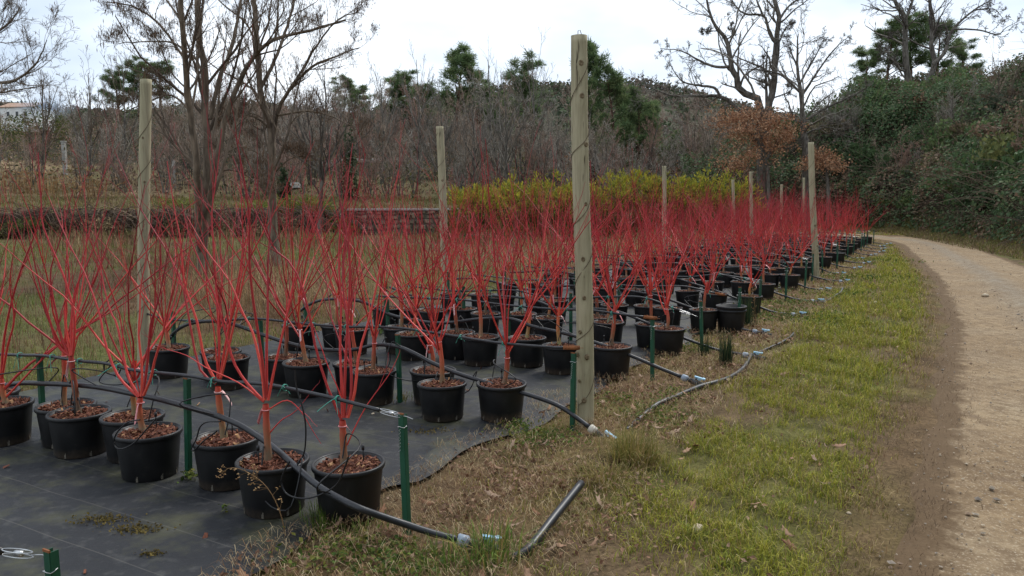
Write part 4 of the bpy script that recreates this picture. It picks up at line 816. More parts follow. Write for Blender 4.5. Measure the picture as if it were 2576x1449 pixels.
tag(one('field_weeds', st_, 'grass', smooth=False), 'tall dry brown weed stalks standing in the rough field', 'weeds', kind='stuff')
# grass on the terrace above the old wall
tg = MB(); x, y = scatter(-34, 3, 33, 47, 75); d = y - y_terrace(x); k = (d > 0.1) & (d < 6.5); x, y = x[k], y[k]; n = len(x); gr = patch(x, y, 0.45, 1.0)
c = np.where((RNG.random(n) < gr)[:, None], pick([(0.15, 0.15, 0.04), (0.19, 0.18, 0.05)], n), pick([(0.24, 0.165, 0.085), (0.15, 0.10, 0.055)], n))
blades(tg, np.stack([x, y, gz(x, y) - 0.01], -1), RNG.uniform(0.1, 0.3, n), RNG.uniform(0.02, 0.035, n), RNG.uniform(0.1, 0.8, n), c)
tag(one('terrace_grass', tg, 'grass', smooth=False), 'dry grass on the terrace above the old stone bank', 'grass', kind='stuff')
# tall dry reeds
def reed_clump(px, py, Y, n, h, lab):
    p = at(px, py, Y); p[2] = gz1(p[0], p[1]); o = link('reed_clump', None, None, p); tag(o, lab, 'reeds', 'dry reeds on the terrace'); b = MB(); q = np.stack([RNG.normal(0, 1.1, n), RNG.normal(0, 0.5, n), np.zeros(n)], -1)
    blades(b, q, RNG.uniform(0.5, 1, n) * h, 0.035, RNG.uniform(0.02, 0.4, n), pick([(0.36, 0.22, 0.10), (0.26, 0.15, 0.075), (0.42, 0.29, 0.15)], n)); one('stalks', b, 'grass', o)['kind'] = 'stuff'
    b = MB(); q2 = q[RNG.integers(0, n, n * 2)] + np.stack([RNG.normal(0, 0.2, n * 2), RNG.normal(0, 0.2, n * 2), RNG.uniform(0.2, 0.9, n * 2) * h], -1); leaves(b, q2, 0.32, pick([(0.36, 0.22, 0.10), (0.24, 0.13, 0.06)], n * 2), 0.15); one('dry_leaves', b, 'dry_leaf', o)
reed_clump(60, 500, 39.5, 120, 1.3, 'tall clump of dry brown reeds by the old bank'); reed_clump(205, 500, 40, 90, 1.2, 'dry brown reed clump with bent stalks on the terrace')

# ground cover, tufts, weeds
gcv = MB()
for px, py, rad, n in ((1370, 1105, 0.26, 520), (1300, 1080, 0.10, 130), (860, 1400, 0.22, 420), (1000, 1430, 0.22, 380), (1650, 1045, 0.28, 400), (1700, 1000, 0.22, 260), (1960, 795, 0.75, 900), (2050, 800, 0.6, 500), (1985, 765, 0.5, 400), (2095, 740, 0.8, 500), (1730, 880, 0.3, 220), (1560, 1010, 0.2, 150), (2150, 700, 0.9, 500), (1930, 720, 0.4, 200), (2160, 655, 1.2, 500), (480, 1208, 0.05, 60), (566, 1295, 0.02, 14), (1700, 835, 0.15, 100)):
    p = on_ground(px, py); q = p[None, :2] + RNG.normal(0, rad * 0.55, (n, 2)); z = np.maximum(gz(q[:, 0], q[:, 1]), 0.004) + RNG.uniform(0.01, 0.05, n); sc = max(1, p[1] / 7)
    leaves(gcv, np.stack([q[:, 0], q[:, 1], z], -1), RNG.uniform(0.016, 0.032, n) * sc, pick([(0.095, 0.15, 0.03), (0.14, 0.18, 0.035), (0.06, 0.10, 0.022), (0.19, 0.19, 0.04)], n), 0.75, np.array([0, 0, 1.2]))
tag(one('ground_cover', gcv, 'leaf', smooth=False), 'patches of small round-leaved weeds on the verge', 'weeds', kind='stuff')
def tuft(name, px, py, n, h, spread, pal, w, lab, lean=(0.05, 0.75), upright=False, z0=0.0):
    p = on_ground(px, py); p[2] = max(gz1(p[0], p[1]), z0); o = link(name, None, None, p); tag(o, lab, 'grass tuft' if not upright else 'rushes'); b = MB(); q = np.stack([RNG.normal(0, spread, n), RNG.normal(0, spread, n), np.zeros(n) - 0.01], -1)
    az = np.arctan2(q[:, 1], q[:, 0]) + RNG.normal(0, 0.7, n); blades(b, q, RNG.uniform(0.45, 1, n) * h, w, RNG.uniform(*lean, n), pick(pal, n), az=az); one('blades', b, 'grass', o, False)['kind'] = 'stuff'
GOLD = [(0.30, 0.23, 0.07), (0.20, 0.19, 0.045), (0.36, 0.26, 0.11), (0.13, 0.15, 0.03)]; GRN = [(0.12, 0.19, 0.03), (0.16, 0.22, 0.045), (0.09, 0.14, 0.03)]
tuft('grass_tuft', 1590, 1165, 650, 0.27, 0.075, GOLD, 0.004, 'big golden arching grass tuft below the thick wooden post', (0.1, 0.95))
tuft('grass_tuft', 1520, 1215, 300, 0.17, 0.08, GOLD, 0.004, 'low straw-coloured grass tuft beside the short rising pipe', (0.3, 0.97))
tuft('grass_tuft', 1230, 1410, 150, 0.24, 0.075, GRN + GOLD[:1], 0.006, 'long green grass blades over the blue-handled valve', (0.1, 0.9))
tuft('grass_tuft', 1130, 1435, 160, 0.16, 0.12, GRN, 0.005, 'soft green grass tuft at the corner of the mat', (0.1, 0.9))
tuft('grass_tuft', 815, 1318, 160, 0.15, 0.05, GRN, 0.0045, 'bright green grass tuft at the foot of a pot', (0.05, 0.7))
tuft('grass_tuft', 905, 1340, 200, 0.09, 0.12, GRN + GOLD[:1], 0.004, 'short green grass fringe on the mat edge under a pot', (0.2, 0.9))
tuft('grass_tuft', 1012, 1010, 60, 0.12, 0.05, GRN + GOLD, 0.004, 'sparse weed tuft around a green stake base', (0.3, 0.95), z0=0.01)
tuft('grass_tuft', 950, 845, 50, 0.15, 0.06, GRN, 0.005, 'small weed tuft around a stake between pots', (0.3, 0.95), z0=0.01)
RUSH = [(0.022, 0.042, 0.020), (0.035, 0.062, 0.026), (0.06, 0.075, 0.03)]
tuft('rush_clump', 1826, 918, 170, 0.40, 0.035, RUSH, 0.0055, 'dark green upright rush clump beside the supply pipe joint', (0.0, 0.22), True)
tuft('rush_clump', 1876, 818, 170, 0.48, 0.06, RUSH, 0.0075, 'taller dark rush clump hugging a pot at the bed edge', (0.0, 0.2), True)
tuft('rush_clump', 1775, 895, 70, 0.30, 0.03, RUSH, 0.0055, 'thin dark rush clump beside a green stake', (0.0, 0.3), True)
def stalk_weed(pts_px, Y, lab, nh, hp, col):
    P = np.array([at(x, y, Y) for x, y in pts_px]); base = P[0].copy(); base[2] = 0.0; P = P - base; P[0] = (0, 0, -0.01); o = link('dried_weed', None, None, base); tag(o, lab, 'weed')
    c = smooth_curve(P, 16); b = MB(); b.tubes(c, np.linspace(0.0032, 0.0012, 16), 5, False, col=np.array([[0.22, 0.13, 0.06]])); one('stalk', b, 'twig', o)
    tw, tr = grow(c[None], np.full((1, 16), 0.0016), nh, 0.11, 0.9, 0.15, 4, 0.2, 0.8, 0.15, 0.6, RNG, 0.02, 0.4); b = MB(); b.tubes(tw, tr, 3, False, col=np.repeat(np.array([[0.22, 0.13, 0.06]]), len(tw), 0)); one('side_stalks', b, 'twig', o)
    b = MB(); q = np.repeat(tw[:, -1], hp, 0); q = q + RNG.normal(0, 0.006, q.shape); pebbles(b, q[:, 0], q[:, 1], q[:, 2], RNG.uniform(0.004, 0.008, len(q)), pick([col, (0.20, 0.11, 0.05), (0.42, 0.27, 0.13)], len(q))); h = one('seed_heads', b, 'pebble', o, False); h['kind'] = 'stuff'
p_ = on_ground(720, 1352); stalk_weed([(720, 1352), (708, 1300), (690, 1255), (668, 1222), (640, 1198), (605, 1180), (575, 1178), (558, 1192)], p_[1], 'dried brown flower stalk bending in front of a pot', 26, 4, (0.32, 0.19, 0.08))
p_ = on_ground(1902, 830); stalk_weed([(1902, 830), (1900, 790), (1897, 750), (1893, 722)], p_[1], 'dry brown dock stalk beside the tall rushes', 30, 5, (0.24, 0.13, 0.06))

# fallen leaves, bark chips, stones: single things
def oak_leaf(seed):
    rng = np.random.default_rng(seed); n = 22; t = np.linspace(0, 2 * math.pi, n, endpoint=False); r = (0.6 + 0.4 * np.cos(t) ** 2) * (1 + 0.22 * np.sin(7 * t + seed)) * rng.uniform(0.9, 1.1, n); x = r * np.cos(t); y = 0.55 * r * np.sin(t)
    z = 0.22 * x ** 2 * rng.uniform(0.3, 1.5) + 0.35 * y ** 2 * rng.uniform(-0.5, 2) + rng.normal(0, 0.03, n); V = np.stack([x, y, z + 0.12], -1) * 0.5; b = MB(); V2 = np.concatenate([[[0, 0, 0.03]], V, [[0, 0, 0.018]], V - np.array([0, 0, 0.012])]); i = np.arange(n); j = (i + 1) % n
    b.add(V2, np.stack([i + 1, i + n + 2, j + n + 2, j + 1], -1), np.concatenate([np.stack([0 * i, i + 1, j + 1], -1), np.stack([0 * i + n + 1, j + n + 2, i + n + 2], -1)]), col=pick([(0.26, 0.135, 0.075), (0.33, 0.20, 0.125), (0.19, 0.095, 0.055), (0.38, 0.26, 0.18)], 1, rng)); return b.mesh('fallen_leaf', 'dry_leaf')
OAKL = [oak_leaf(i) for i in range(8)]
lp = []
while len(lp) < 210:
    x, y = RNG.uniform(-1.3, 7), RNG.uniform(2.0, 12); al, ac = alac(x, y); dl = float(poly_dist(np.array([x]), np.array([y]), ROAD_L)[0][0])
    if al < 0.40 and dl < -0.25 and RNG.random() < (0.95 if al > -0.9 else 0.25) * (1.2 - y / 14): lp.append((x, y))
for x, y in lp:
    o = link('fallen_leaf', OAKL[int(RNG.integers(0, 8))], None, (x, y, max(gz1(x, y), 0.0) + 0.022)); o.rotation_euler = (RNG.normal(0, 0.3), RNG.normal(0, 0.3), RNG.uniform(0, 6.28)); s = RNG.uniform(0.05, 0.105); o.scale = (s, s, s)
    tag(o, 'curled brown fallen oak leaf lying on the grass verge', 'leaf', 'fallen leaves on the verge')
def chip_obj(seed):
    b = MB(); add_chips(b, np.zeros((1, 3)), np.random.default_rng(seed), (0.03, 0.05)); return b.mesh('bark_chip', 'chip', False)
CH = [chip_obj(i) for i in range(6)]
for i in range(46):
    al_, ac_ = RNG.uniform(0.6, 4.0), RNG.uniform(-1.6, 5.2); p = row_pt(al_, ac_, MZ + 0.006)
    if any(math.hypot(p[0] - q[0], p[1] - q[1]) < 0.2 for rw in (1, 2, 3, 4) for q in POT_POS[rw]): continue
    o = link('bark_chip', CH[i % 6], None, p, RNG.uniform(0, 6.28)); tag(o, 'loose reddish bark chip lying on the black weed mat', 'bark chip', 'bark chips on the weed mat')
def rock(px, py, s, lab, mat='cream_stone', flat=0.55, z=0.0):
    p = on_ground(px, py, z); rng = np.random.default_rng(int(px)); b = MB(); n, S = 7, 10; th = np.linspace(0.02, math.pi - 0.02, n); an = np.arange(S) * 6.283 / S
    V = np.stack([np.sin(th)[:, None] * np.cos(an), 0.7 * np.sin(th)[:, None] * np.sin(an), flat * np.cos(th)[:, None] * np.ones(S)], -1) * rng.uniform(0.82, 1.15, (n, S, 1)) * s; ii = np.arange(n * S).reshape(n, S)
    b.add(V.reshape(-1, 3), np.stack([ii[:-1], ii[1:], np.roll(ii[1:], -1, 1), np.roll(ii[:-1], -1, 1)], -1).reshape(-1, 4)); o = one('stone', b, mat); o.location = (p[0], p[1], max(gz1(p[0], p[1]), z) + s * 0.25); o.rotation_euler = (0, 0, rng.uniform(0, 3)); tag(o, lab, 'stone', 'loose stones')
rock(1755, 1337, 0.038, 'large cream stone lying in the grass of the verge'); rock(938, 1042, 0.014, 'small pale round pebble on the weed mat near the wire tensioner', z=0.012)
rock(2136, 1293, 0.014, 'tiny white stone on the brown verge edge'); rock(1690, 980, 0.016, 'small white stone under the hose near the valve'); rock(2202, 762, 0.04, 'white stone on the lawn near the curved grey pipe'); rock(2478, 745, 0.06, 'pale round stone lying on the dirt road')

# ------------------------------------------------------------------ trees
def bare_tree(name, lab, cat, limbs, Y, bark, pal, levels, group=None, pods=0, seed=0, sides=7, base=None, dslope=0.35, twig_min=0.004):
    """limbs: (points in the photo's pixels, start radius, end radius); depth drifts with distance along each limb"""
    rng = np.random.default_rng(seed); P = []; R = []
    for i, (l, r0, r1) in enumerate(limbs):
        q = np.array([at(x, y, Y) for x, y in l]); s = np.concatenate([[0], np.cumsum(np.linalg.norm(np.diff(q, axis=0), axis=1))])
        sl = 0.0 if i == 0 else rng.uniform(-dslope, dslope); q = np.array([at(x, y, Y + sl * d + 0.1 * math.sin(2 * d + i)) for (x, y), d in zip(l, s)])
        q = smooth_curve(q, 20); q[1:-1] += rng.normal(0, 0.012 * s[-1] / 6, (18, 3)); P.append(q); R.append(np.linspace(r0, r1, 20))
    P = np.array(P); R = np.array(R); b0 = P[0, 0].copy(); b0[2] = gz1(b0[0], b0[1]) - 0.1
    if base is None and P[0, 0, 2] > b0[2]: P[0, 0, 2] = b0[2]
    o = link(name, None, None, b0); tag(o, lab, cat, group); P = P - b0
    b = MB(); R2 = R.copy(); R2[0] += R[0, 0] * 0.5 * np.exp(-np.arange(20) * 1.1); b.tubes(P, R2, sides); one('trunk', b, bark, o)
    tw = MB(); cur = (P, R); pool = [cur]
    for k, lf, ang, up, K, wob, rf in levels:
        nP, nR = grow(cur[0], cur[1], k, lf, ang, up, K, wob, rf, 0.22, 0.3, rng, 0.12, 0.45); nR = np.maximum(nR, twig_min)
        tw.tubes(nP, nR, 4 if nR[:, 0].mean() > 0.012 else 3, False, col=pick(pal, len(nP), rng)); cur = (nP, nR); pool.append(cur)
    t = one('crown', tw, 'twig', o)
    if pods:
        tips = np.concatenate([pool[-1][0][:, -1], pool[-2][0][:, -1]]); q = tips[rng.integers(0, len(tips), pods)] + rng.normal(0, 0.03, (pods, 3)); b = MB(); n = pods; a = rng.uniform(0, 6.28, n); d = np.stack([np.cos(a), np.sin(a), 0 * a], -1) * 0.008; L = rng.uniform(0.06, 0.12, n)[:, None] * np.array([0, 0, -1.0]) + rng.normal(0, 0.01, (n, 3))
        b.add(np.stack([q, q + L * 0.5 + d, q + L, q + L * 0.5 - d], 1).reshape(-1, 3), np.arange(n * 4).reshape(n, 4), None, col=np.repeat(pick([(0.10, 0.055, 0.03), (0.16, 0.09, 0.05)], n, rng), 4, 0)); s = one('seed_pods', b, 'dry_leaf', o, False); s['kind'] = 'stuff'
    return o
BRN = [(0.16, 0.122, 0.092), (0.21, 0.165, 0.125), (0.12, 0.09, 0.068)]; GRY = [(0.17, 0.15, 0.125), (0.12, 0.105, 0.088), (0.22, 0.20, 0.17)]; DRK = [(0.075, 0.06, 0.052), (0.11, 0.088, 0.072)]
ROB = [(11, 0.42, 0.65, 0.22, 7, 0.13, 0.45), (6, 0.44, 0.6, 0.18, 6, 0.16, 0.55), (5, 0.46, 0.55, 0.12, 4, 0.20, 0.6), (2, 0.5, 0.6, 0.05, 3, 0.22, 0.7)]
bare_tree('robinia_tree', 'large bare many-stemmed tree with ribbed bark and hanging seed pods', 'tree', [
  ([(508, 700), (512, 600), (520, 480), (522, 330), (514, 200), (502, 90), (496, -60), (500, -200)], 0.11, 0.05),
  ([(505, 640), (500, 520), (494, 420), (484, 320), (470, 210), (462, 100), (455, 0), (450, -160)], 0.085, 0.04),
  ([(520, 560), (540, 420), (570, 300), (605, 200), (650, 130), (700, 95), (790, 75), (870, 50)], 0.07, 0.02),
  ([(528, 300), (555, 190), (585, 110), (600, 30), (620, -90)], 0.05, 0.025), ([(515, 260), (500, 160), (440, 110), (370, 105), (300, 110)], 0.03, 0.008),
  ([(480, 280), (430, 240), (360, 262), (300, 290)], 0.025, 0.008), ([(465, 150), (400, 60), (330, 15), (260, 5)], 0.03, 0.01), ([(512, 480), (560, 430), (620, 440), (650, 480)], 0.025, 0.006), ([(475, 230), (430, 180), (390, 90), (350, 50)], 0.02, 0.006)],
  16.6, 'robinia_bark', BRN, ROB, None, 3600, 1, twig_min=0.0022)
bare_tree('robinia_tree', 'bare tree with forked crown of seed pods and ivy at its foot', 'tree', [
  ([(692, 665), (688, 560), (684, 460), (685, 370), (678, 300), (655, 240), (650, 130), (638, 0), (630, -120)], 0.12, 0.05),
  ([(686, 350), (700, 280), (735, 215), (790, 165), (850, 140), (905, 120)], 0.06, 0.012), ([(684, 330), (650, 300), (610, 290), (560, 305)], 0.03, 0.008),
  ([(652, 230), (700, 130), (730, 40), (760, -60)], 0.05, 0.02), ([(690, 420), (640, 380), (600, 370), (550, 400)], 0.025, 0.007), ([(735, 215), (800, 110), (850, 50), (900, 30)], 0.03, 0.008), ([(700, 290), (780, 280), (850, 300), (920, 340)], 0.028, 0.007), ([(650, 130), (620, 60), (560, 10), (520, -40)], 0.03, 0.01), ([(686, 440), (730, 400), (790, 390)], 0.02, 0.006)],
  19.3, 'robinia_bark', BRN, ROB, None, 3600, 2, twig_min=0.0024)
SMALL = [(9, 0.5, 0.5, 0.25, 6, 0.13, 0.6), (5, 0.45, 0.5, 0.2, 5, 0.15, 0.6), (3, 0.45, 0.5, 0.15, 3, 0.17, 0.7)]
bare_tree('bare_tree', 'small dark dense bare tree beside the ivy-clad trunk', 'tree', [([(800, 604), (806, 540), (808, 470), (800, 420), (770, 360), (745, 290)], 0.09, 0.03), ([(808, 470), (830, 400), (870, 320), (905, 240)], 0.06, 0.015), ([(806, 440), (810, 350), (820, 260), (815, 190)], 0.06, 0.015), ([(802, 430), (780, 340), (770, 240)], 0.05, 0.012), ([(820, 430), (880, 380), (930, 330)], 0.04, 0.01), ([(800, 430), (740, 390), (700, 360)], 0.04, 0.01)], 29.5, 'oak_bark', DRK, SMALL, None, 0, 3, twig_min=0.004)
OAKS = [(14, 0.34, 0.8, 0.10, 7, 0.22, 0.42), (7, 0.44, 0.7, 0.08, 5, 0.26, 0.55), (4, 0.48, 0.7, 0.06, 3, 0.26, 0.6)]
def c7(l): return [(x * 0.3872 + 1578.4, y * 0.3872) for x, y in l]
bare_tree('oak_tree', 'tall spreading bare oak with pale twisting limbs at the road bend', 'tree', [
  (c7([(880, 1330), (870, 1050), (862, 820), (850, 660), (730, 585), (700, 480), (672, 420), (645, 270), (600, 200), (540, 120), (510, -30)]), 0.30, 0.06),
  (c7([(905, 1000), (912, 720), (935, 610), (958, 450), (965, 270), (985, 130), (955, 0), (940, -150)]), 0.24, 0.10),
  (c7([(850, 950), (720, 710), (600, 630), (480, 625), (300, 622), (200, 590), (110, 545)]), 0.16, 0.02), (c7([(610, 640), (565, 572), (470, 555), (380, 540), (330, 500), (275, 420)]), 0.10, 0.02),
  (c7([(675, 435), (560, 432), (450, 385), (350, 332), (215, 315)]), 0.10, 0.018), (c7([(965, 280), (930, 230), (885, 105), (780, 95), (720, 60), (680, 0)]), 0.11, 0.03), (c7([(885, 110), (840, 0), (830, -80)]), 0.07, 0.03),
  (c7([(985, 130), (1040, 50), (1100, 0), (1180, -40)]), 0.08, 0.02), (c7([(965, 320), (1030, 180), (1065, 160)]), 0.06, 0.02), (c7([(640, 260), (680, 220), (655, 110)]), 0.05, 0.015), (c7([(905, 700), (900, 470), (910, 330)]), 0.10, 0.03), (c7([(600, 200), (480, 205)]), 0.04, 0.01), (c7([(940, 640), (1060, 590), (1060, 540)]), 0.05, 0.015)],
  47.5, 'oak_bark', GRY, OAKS, None, 0, 4, dslope=0.3, twig_min=0.009)
bare_tree('oak_tree', 'smaller bare oak with fine upswept twigs behind the leaning post', 'tree', [
  (c7([(1165, 1300), (1160, 1000), (1148, 860), (1138, 780), (1130, 620), (1112, 500), (1105, 330), (1110, 220)]), 0.24, 0.03),
  (c7([(1150, 790), (1250, 722), (1400, 650), (1500, 600), (1570, 560)]), 0.10, 0.015), (c7([(1140, 610), (1200, 520), (1330, 335), (1450, 225)]), 0.09, 0.012), (c7([(1132, 610), (1000, 490), (850, 452), (720, 455)]), 0.08, 0.015), (c7([(1120, 540), (1190, 420), (1240, 330), (1280, 240)]), 0.07, 0.012), (c7([(1110, 450), (1060, 330), (1030, 240)]), 0.06, 0.012),
  (c7([(1140, 800), (1080, 780), (950, 760), (890, 790)]), 0.06, 0.012), (c7([(1145, 880), (1220, 840), (1330, 830), (1400, 880), (1510, 900)]), 0.06, 0.012), (c7([(1150, 960), (1080, 950), (1000, 958)]), 0.04, 0.01), (c7([(1250, 820), (1350, 800), (1450, 800)]), 0.04, 0.01), (c7([(1150, 880), (1100, 910), (1040, 890)]), 0.04, 0.01)],
  45.5, 'oak_bark', GRY, OAKS, None, 0, 5, dslope=0.3, twig_min=0.008)
bare_tree('oak_tree', 'bare dark-trunked oak standing before the pines on the bank', 'tree', [
  (c7([(1870, 850), (1855, 640), (1825, 520), (1810, 400), (1805, 250), (1800, 120), (1740, 20), (1700, -120)]), 0.30, 0.10), (c7([(1860, 700), (1990, 440), (1975, 300), (1975, 150), (1965, 0), (1985, -120)]), 0.22, 0.08), (c7([(1985, 420), (2060, 340), (2110, 200), (2250, 65), (2390, -10)]), 0.16, 0.03), (c7([(2130, 190), (2280, 195), (2400, 225), (2460, 180), (2540, 140)]), 0.07, 0.012), (c7([(1805, 130), (1840, 50), (1870, -60)]), 0.10, 0.04), (c7([(1805, 260), (1720, 230), (1660, 330)]), 0.06, 0.012), (c7([(2250, 65), (2380, 60), (2440, 120)]), 0.06, 0.012), (c7([(1815, 440), (1700, 380), (1600, 300)]), 0.06, 0.012), (c7([(1960, 520), (2080, 460), (2180, 440)]), 0.06, 0.012)],
  57, 'oak_bark', DRK + GRY[:1], OAKS, None, 0, 6, dslope=0.3, twig_min=0.010)
bare_tree('robinia_tree', 'bare tree with pods reaching in over the old terrace bank', 'tree', [([(-190, 640), (-170, 450), (-150, 300), (-140, 120), (-150, -60)], 0.14, 0.05), ([(-150, 300), (-60, 215), (30, 205), (90, 160), (118, 100)], 0.05, 0.008), ([(-145, 220), (-60, 120), (20, 60), (50, 20)], 0.05, 0.008), ([(-150, 330), (-70, 250), (20, 230), (110, 215)], 0.04, 0.006)], 17.5, 'robinia_bark', BRN, ROB, None, 350, 7, twig_min=0.0024)
for k, (px, top, Y, h) in enumerate([(105, 175, 44, 0), (225, 190, 46, 0), (310, 160, 45, 0), (1050, 150, 52, 0), (1230, 150, 56, 0), (1340, 120, 58, 0), (960, 200, 48, 0), (1110, 240, 43, 0), (600, 180, 47, 0), (1270, 215, 46, 1), (1190, 260, 44, 1)]):
    xb = at(px, 500, Y); zb = gz1(xb[0], xb[1]); yb = HOR + (CAM_H - zb) * F_PX / Y
    limbs = [([(px, yb), (px + 4, (yb + top) / 2), (px - 3, top)], 0.09, 0.015)] + [([(px + 3, yb - (yb - top) * f), (px + dx * 0.5, yb - (yb - top) * (f + 0.18)), (px + dx, yb - (yb - top) * (f + 0.4))], 0.045, 0.01) for f, dx in ((0.2, -50), (0.28, 48), (0.4, -38), (0.45, 40), (0.1, 30))]
    bare_tree('bare_tree', ['slender bare tree with hanging pods rising above the terrace', 'tall thin bare tree rising among the pines on the hillside', 'bushy bare grey tree behind the juniper hedge'][0 if px < 700 else (2 if h else 1)], 'tree', limbs, Y, 'oak_bark', BRN if px < 700 else GRY, SMALL, 'slender bare trees on the slope', 250 if px < 700 else 0, 40 + k, 5, twig_min=0.0055)

# thicket of bare trees on the hillside: eight kinds, copied
def thicket_proto(seed):
    rng = np.random.default_rng(seed); ns = int(rng.integers(3, 6)); H = rng.uniform(4.0, 6.5); P = []
    for i in range(ns):
        a = rng.uniform(0, 6.28); t = np.linspace(0, 1, 8)[:, None]; P.append(np.array([math.cos(a), math.sin(a), 0]) * (0.15 + t * rng.uniform(0.3, 1.6)) + np.array([0, 0, H]) * t * rng.uniform(0.75, 1.05) + np.cumsum(rng.normal(0, 0.05, (8, 3)), 0))
    P = np.array(P); R = np.repeat(np.linspace(0.065, 0.012, 8)[None], ns, 0); b = MB(); b.tubes(P, R, 5); pal = np.array([BRN, BRN, GRY, [(0.17, 0.105, 0.082), (0.14, 0.085, 0.068), (0.2, 0.13, 0.1)]][seed % 4]) * 1.75
    tw = MB(); cur = (P, R)
    for k, lf, an, up, K, wob, rf in [(11, 0.42, 0.65, 0.18, 6, 0.15, 0.5), (6, 0.45, 0.65, 0.12, 5, 0.16, 0.6), (3, 0.5, 0.6, 0.1, 3, 0.18, 0.7)]:
        nP, nR = grow(cur[0], cur[1], k, lf, an, up, K, wob, rf, 0.15, 0.35, rng, 0.15); nR = np.maximum(nR, 0.0075); tw.tubes(nP, nR, 3, False, col=pick(pal, len(nP), rng)); cur = (nP, nR)
    return b.mesh('trunk', 'oak_bark'), tw.mesh('crown', 'twig')
THK = [thicket_proto(300 + i) for i in range(8)]
def put_thicket(x, y, s, i, lab, group):
    o = link('bare_tree', None, None, (x, y, gz1(x, y) - 0.1), RNG.uniform(0, 6.28)); tag(o, lab, 'tree', group); o.scale = (s, s, s * RNG.uniform(0.85, 1.15)); link('trunk', THK[i][0], o); link('crown', THK[i][1], o)
nt_ = 0
while nt_ < 285:
    y = 41 + 66 * RNG.random() ** 1.25; x = RNG.uniform(-0.72 * y, 0.26 * y); d = y - float(y_terrace(np.array(x)))
    if d < 4.6 or (x < -0.48 * y and d > 14 and RNG.random() < 0.85): continue
    put_thicket(x, y, RNG.uniform(0.5, 1.1) * (0.7 if d < 11 else (1 if d < 30 else 0.62)), int(RNG.integers(0, 8)), 'leafless brown tree in the thicket covering the hillside', 'bare trees of the hillside thicket'); nt_ += 1
for k in range(34):
    s_ = RNG.uniform(2.6, 6.6); i = int(s_); a, b_ = BANK[i], BANK[i + 1]; q = a + (b_ - a) * (s_ - i); tn = unit(b_ - a); nm = np.array([tn[1], -tn[0]]); d = RNG.uniform(5, 17) if s_ < 5.5 else RNG.uniform(2, 9); p = q + nm * d
    put_thicket(p[0], p[1], RNG.uniform(0.35, 0.75), int(RNG.integers(0, 8)), 'bare twiggy shrub growing on top of the ivy bank', 'bare shrubs on the bank')

# undergrowth and scrub on the hillside
ug = MB(); n = 60000; y = 39 + 72 * RNG.random(n) ** 1.1; x = RNG.uniform(-0.75, 0.30, n) * y; d = y - y_terrace(x); k = d > 4.4; x, y = x[k], y[k]; n = len(x); pt_ = patch(x, y, 0.33, 0.8); p3 = patch(x, y, 0.21, 3.1)
c = pick([(0.248, 0.1628, 0.1085), (0.3255, 0.217, 0.1473), (0.186, 0.1318, 0.093)], n); ev = (p3 > 0.62) & (RNG.random(n) < 0.75); c = np.where(ev[:, None], pick([(0.062, 0.0806, 0.0341), (0.093, 0.1116, 0.0434)], n), c); ol = (pt_ > 0.70) & (RNG.random(n) < 0.6); c = np.where(ol[:, None], pick([(0.1938, 0.1783, 0.062), (0.248, 0.2015, 0.08525)], n), c)
leaves(ug, np.stack([x, y, gz(x, y) + RNG.random(n) ** 1.6 * (0.5 + 1.7 * pt_)], -1), RNG.uniform(0.11, 0.30, n), c * 0.82, 0.4)
tag(one('undergrowth', ug, 'dry_leaf', smooth=False), 'brown and olive undergrowth covering the hillside thicket', 'undergrowth', kind='stuff')

# evergreens
def pine_proto(seed, flat=0.8):
    rng = np.random.default_rng(seed); H = 10.0; t = np.linspace(0, 1, 12)[:, None]; ln = rng.normal(0, 0.5, 2); tr = np.concatenate([ln[None] * t ** 1.5 + np.cumsum(rng.normal(0, 0.05, (12, 2)), 0), t * H], 1); tr[0, :2] = 0
    b = MB(); R = np.linspace(0.20, 0.04, 12); b.tubes(tr, R, 8); P, RR = grow(tr[None], R[None], 34, 0.30, 1.15, 0.14, 6, 0.12, 0.5, 0.34, 0.3, rng, 0.6, 0.55); b2 = MB(); b2.tubes(P, RR, 4, False, col=pick([(0.09, 0.06, 0.045)], len(P), rng)); P2, R2 = grow(P, RR, 5, 0.5, 0.7, 0.25, 4, 0.12, 0.6, 0.35, 0.4, rng, 0.3); b2.tubes(P2, R2, 3, False, col=pick([(0.09, 0.06, 0.045)], len(P2), rng))
    C = np.concatenate([P[:, -1], P2[:, -1], P2[:, 2], tr[-2:]]); m = 34; q = np.repeat(C, m, 0); dr_ = unit(rng.normal(size=q.shape) + np.array([0, 0, 0.5])); rad = rng.uniform(0.05, 0.60, len(q))[:, None] * rng.uniform(0.7, 1.25, (len(C), 1)).repeat(m, 0); nb = MB()
    pos = q + dr_ * rad * np.array([1, 1, flat]); s = unit(np.cross(dr_, rng.normal(size=q.shape))); L = rng.uniform(0.18, 0.36, len(q))[:, None]; w_ = 0.026
    V = np.stack([pos - dr_ * L * 0.4 - s * w_, pos - dr_ * L * 0.4 + s * w_, pos + dr_ * L * 0.6 + s * w_ * 0.4, pos + dr_ * L * 0.6 - s * w_ * 0.4], 1); c = pick([(0.12, 0.18, 0.075), (0.16, 0.22, 0.09), (0.09, 0.14, 0.06), (0.20, 0.24, 0.10)], len(C), rng).repeat(m, 0) * rng.uniform(0.8, 1.2, (len(q), 1))
    nb.add(V.reshape(-1, 3), np.arange(len(q) * 4).reshape(-1, 4), None, col=np.repeat(c, 4, 0)); return b.mesh('trunk', 'pine_bark'), b2.mesh('limbs', 'twig'), nb.mesh('crown', 'needle', False)
PINES = [pine_proto(500 + i) for i in range(5)]
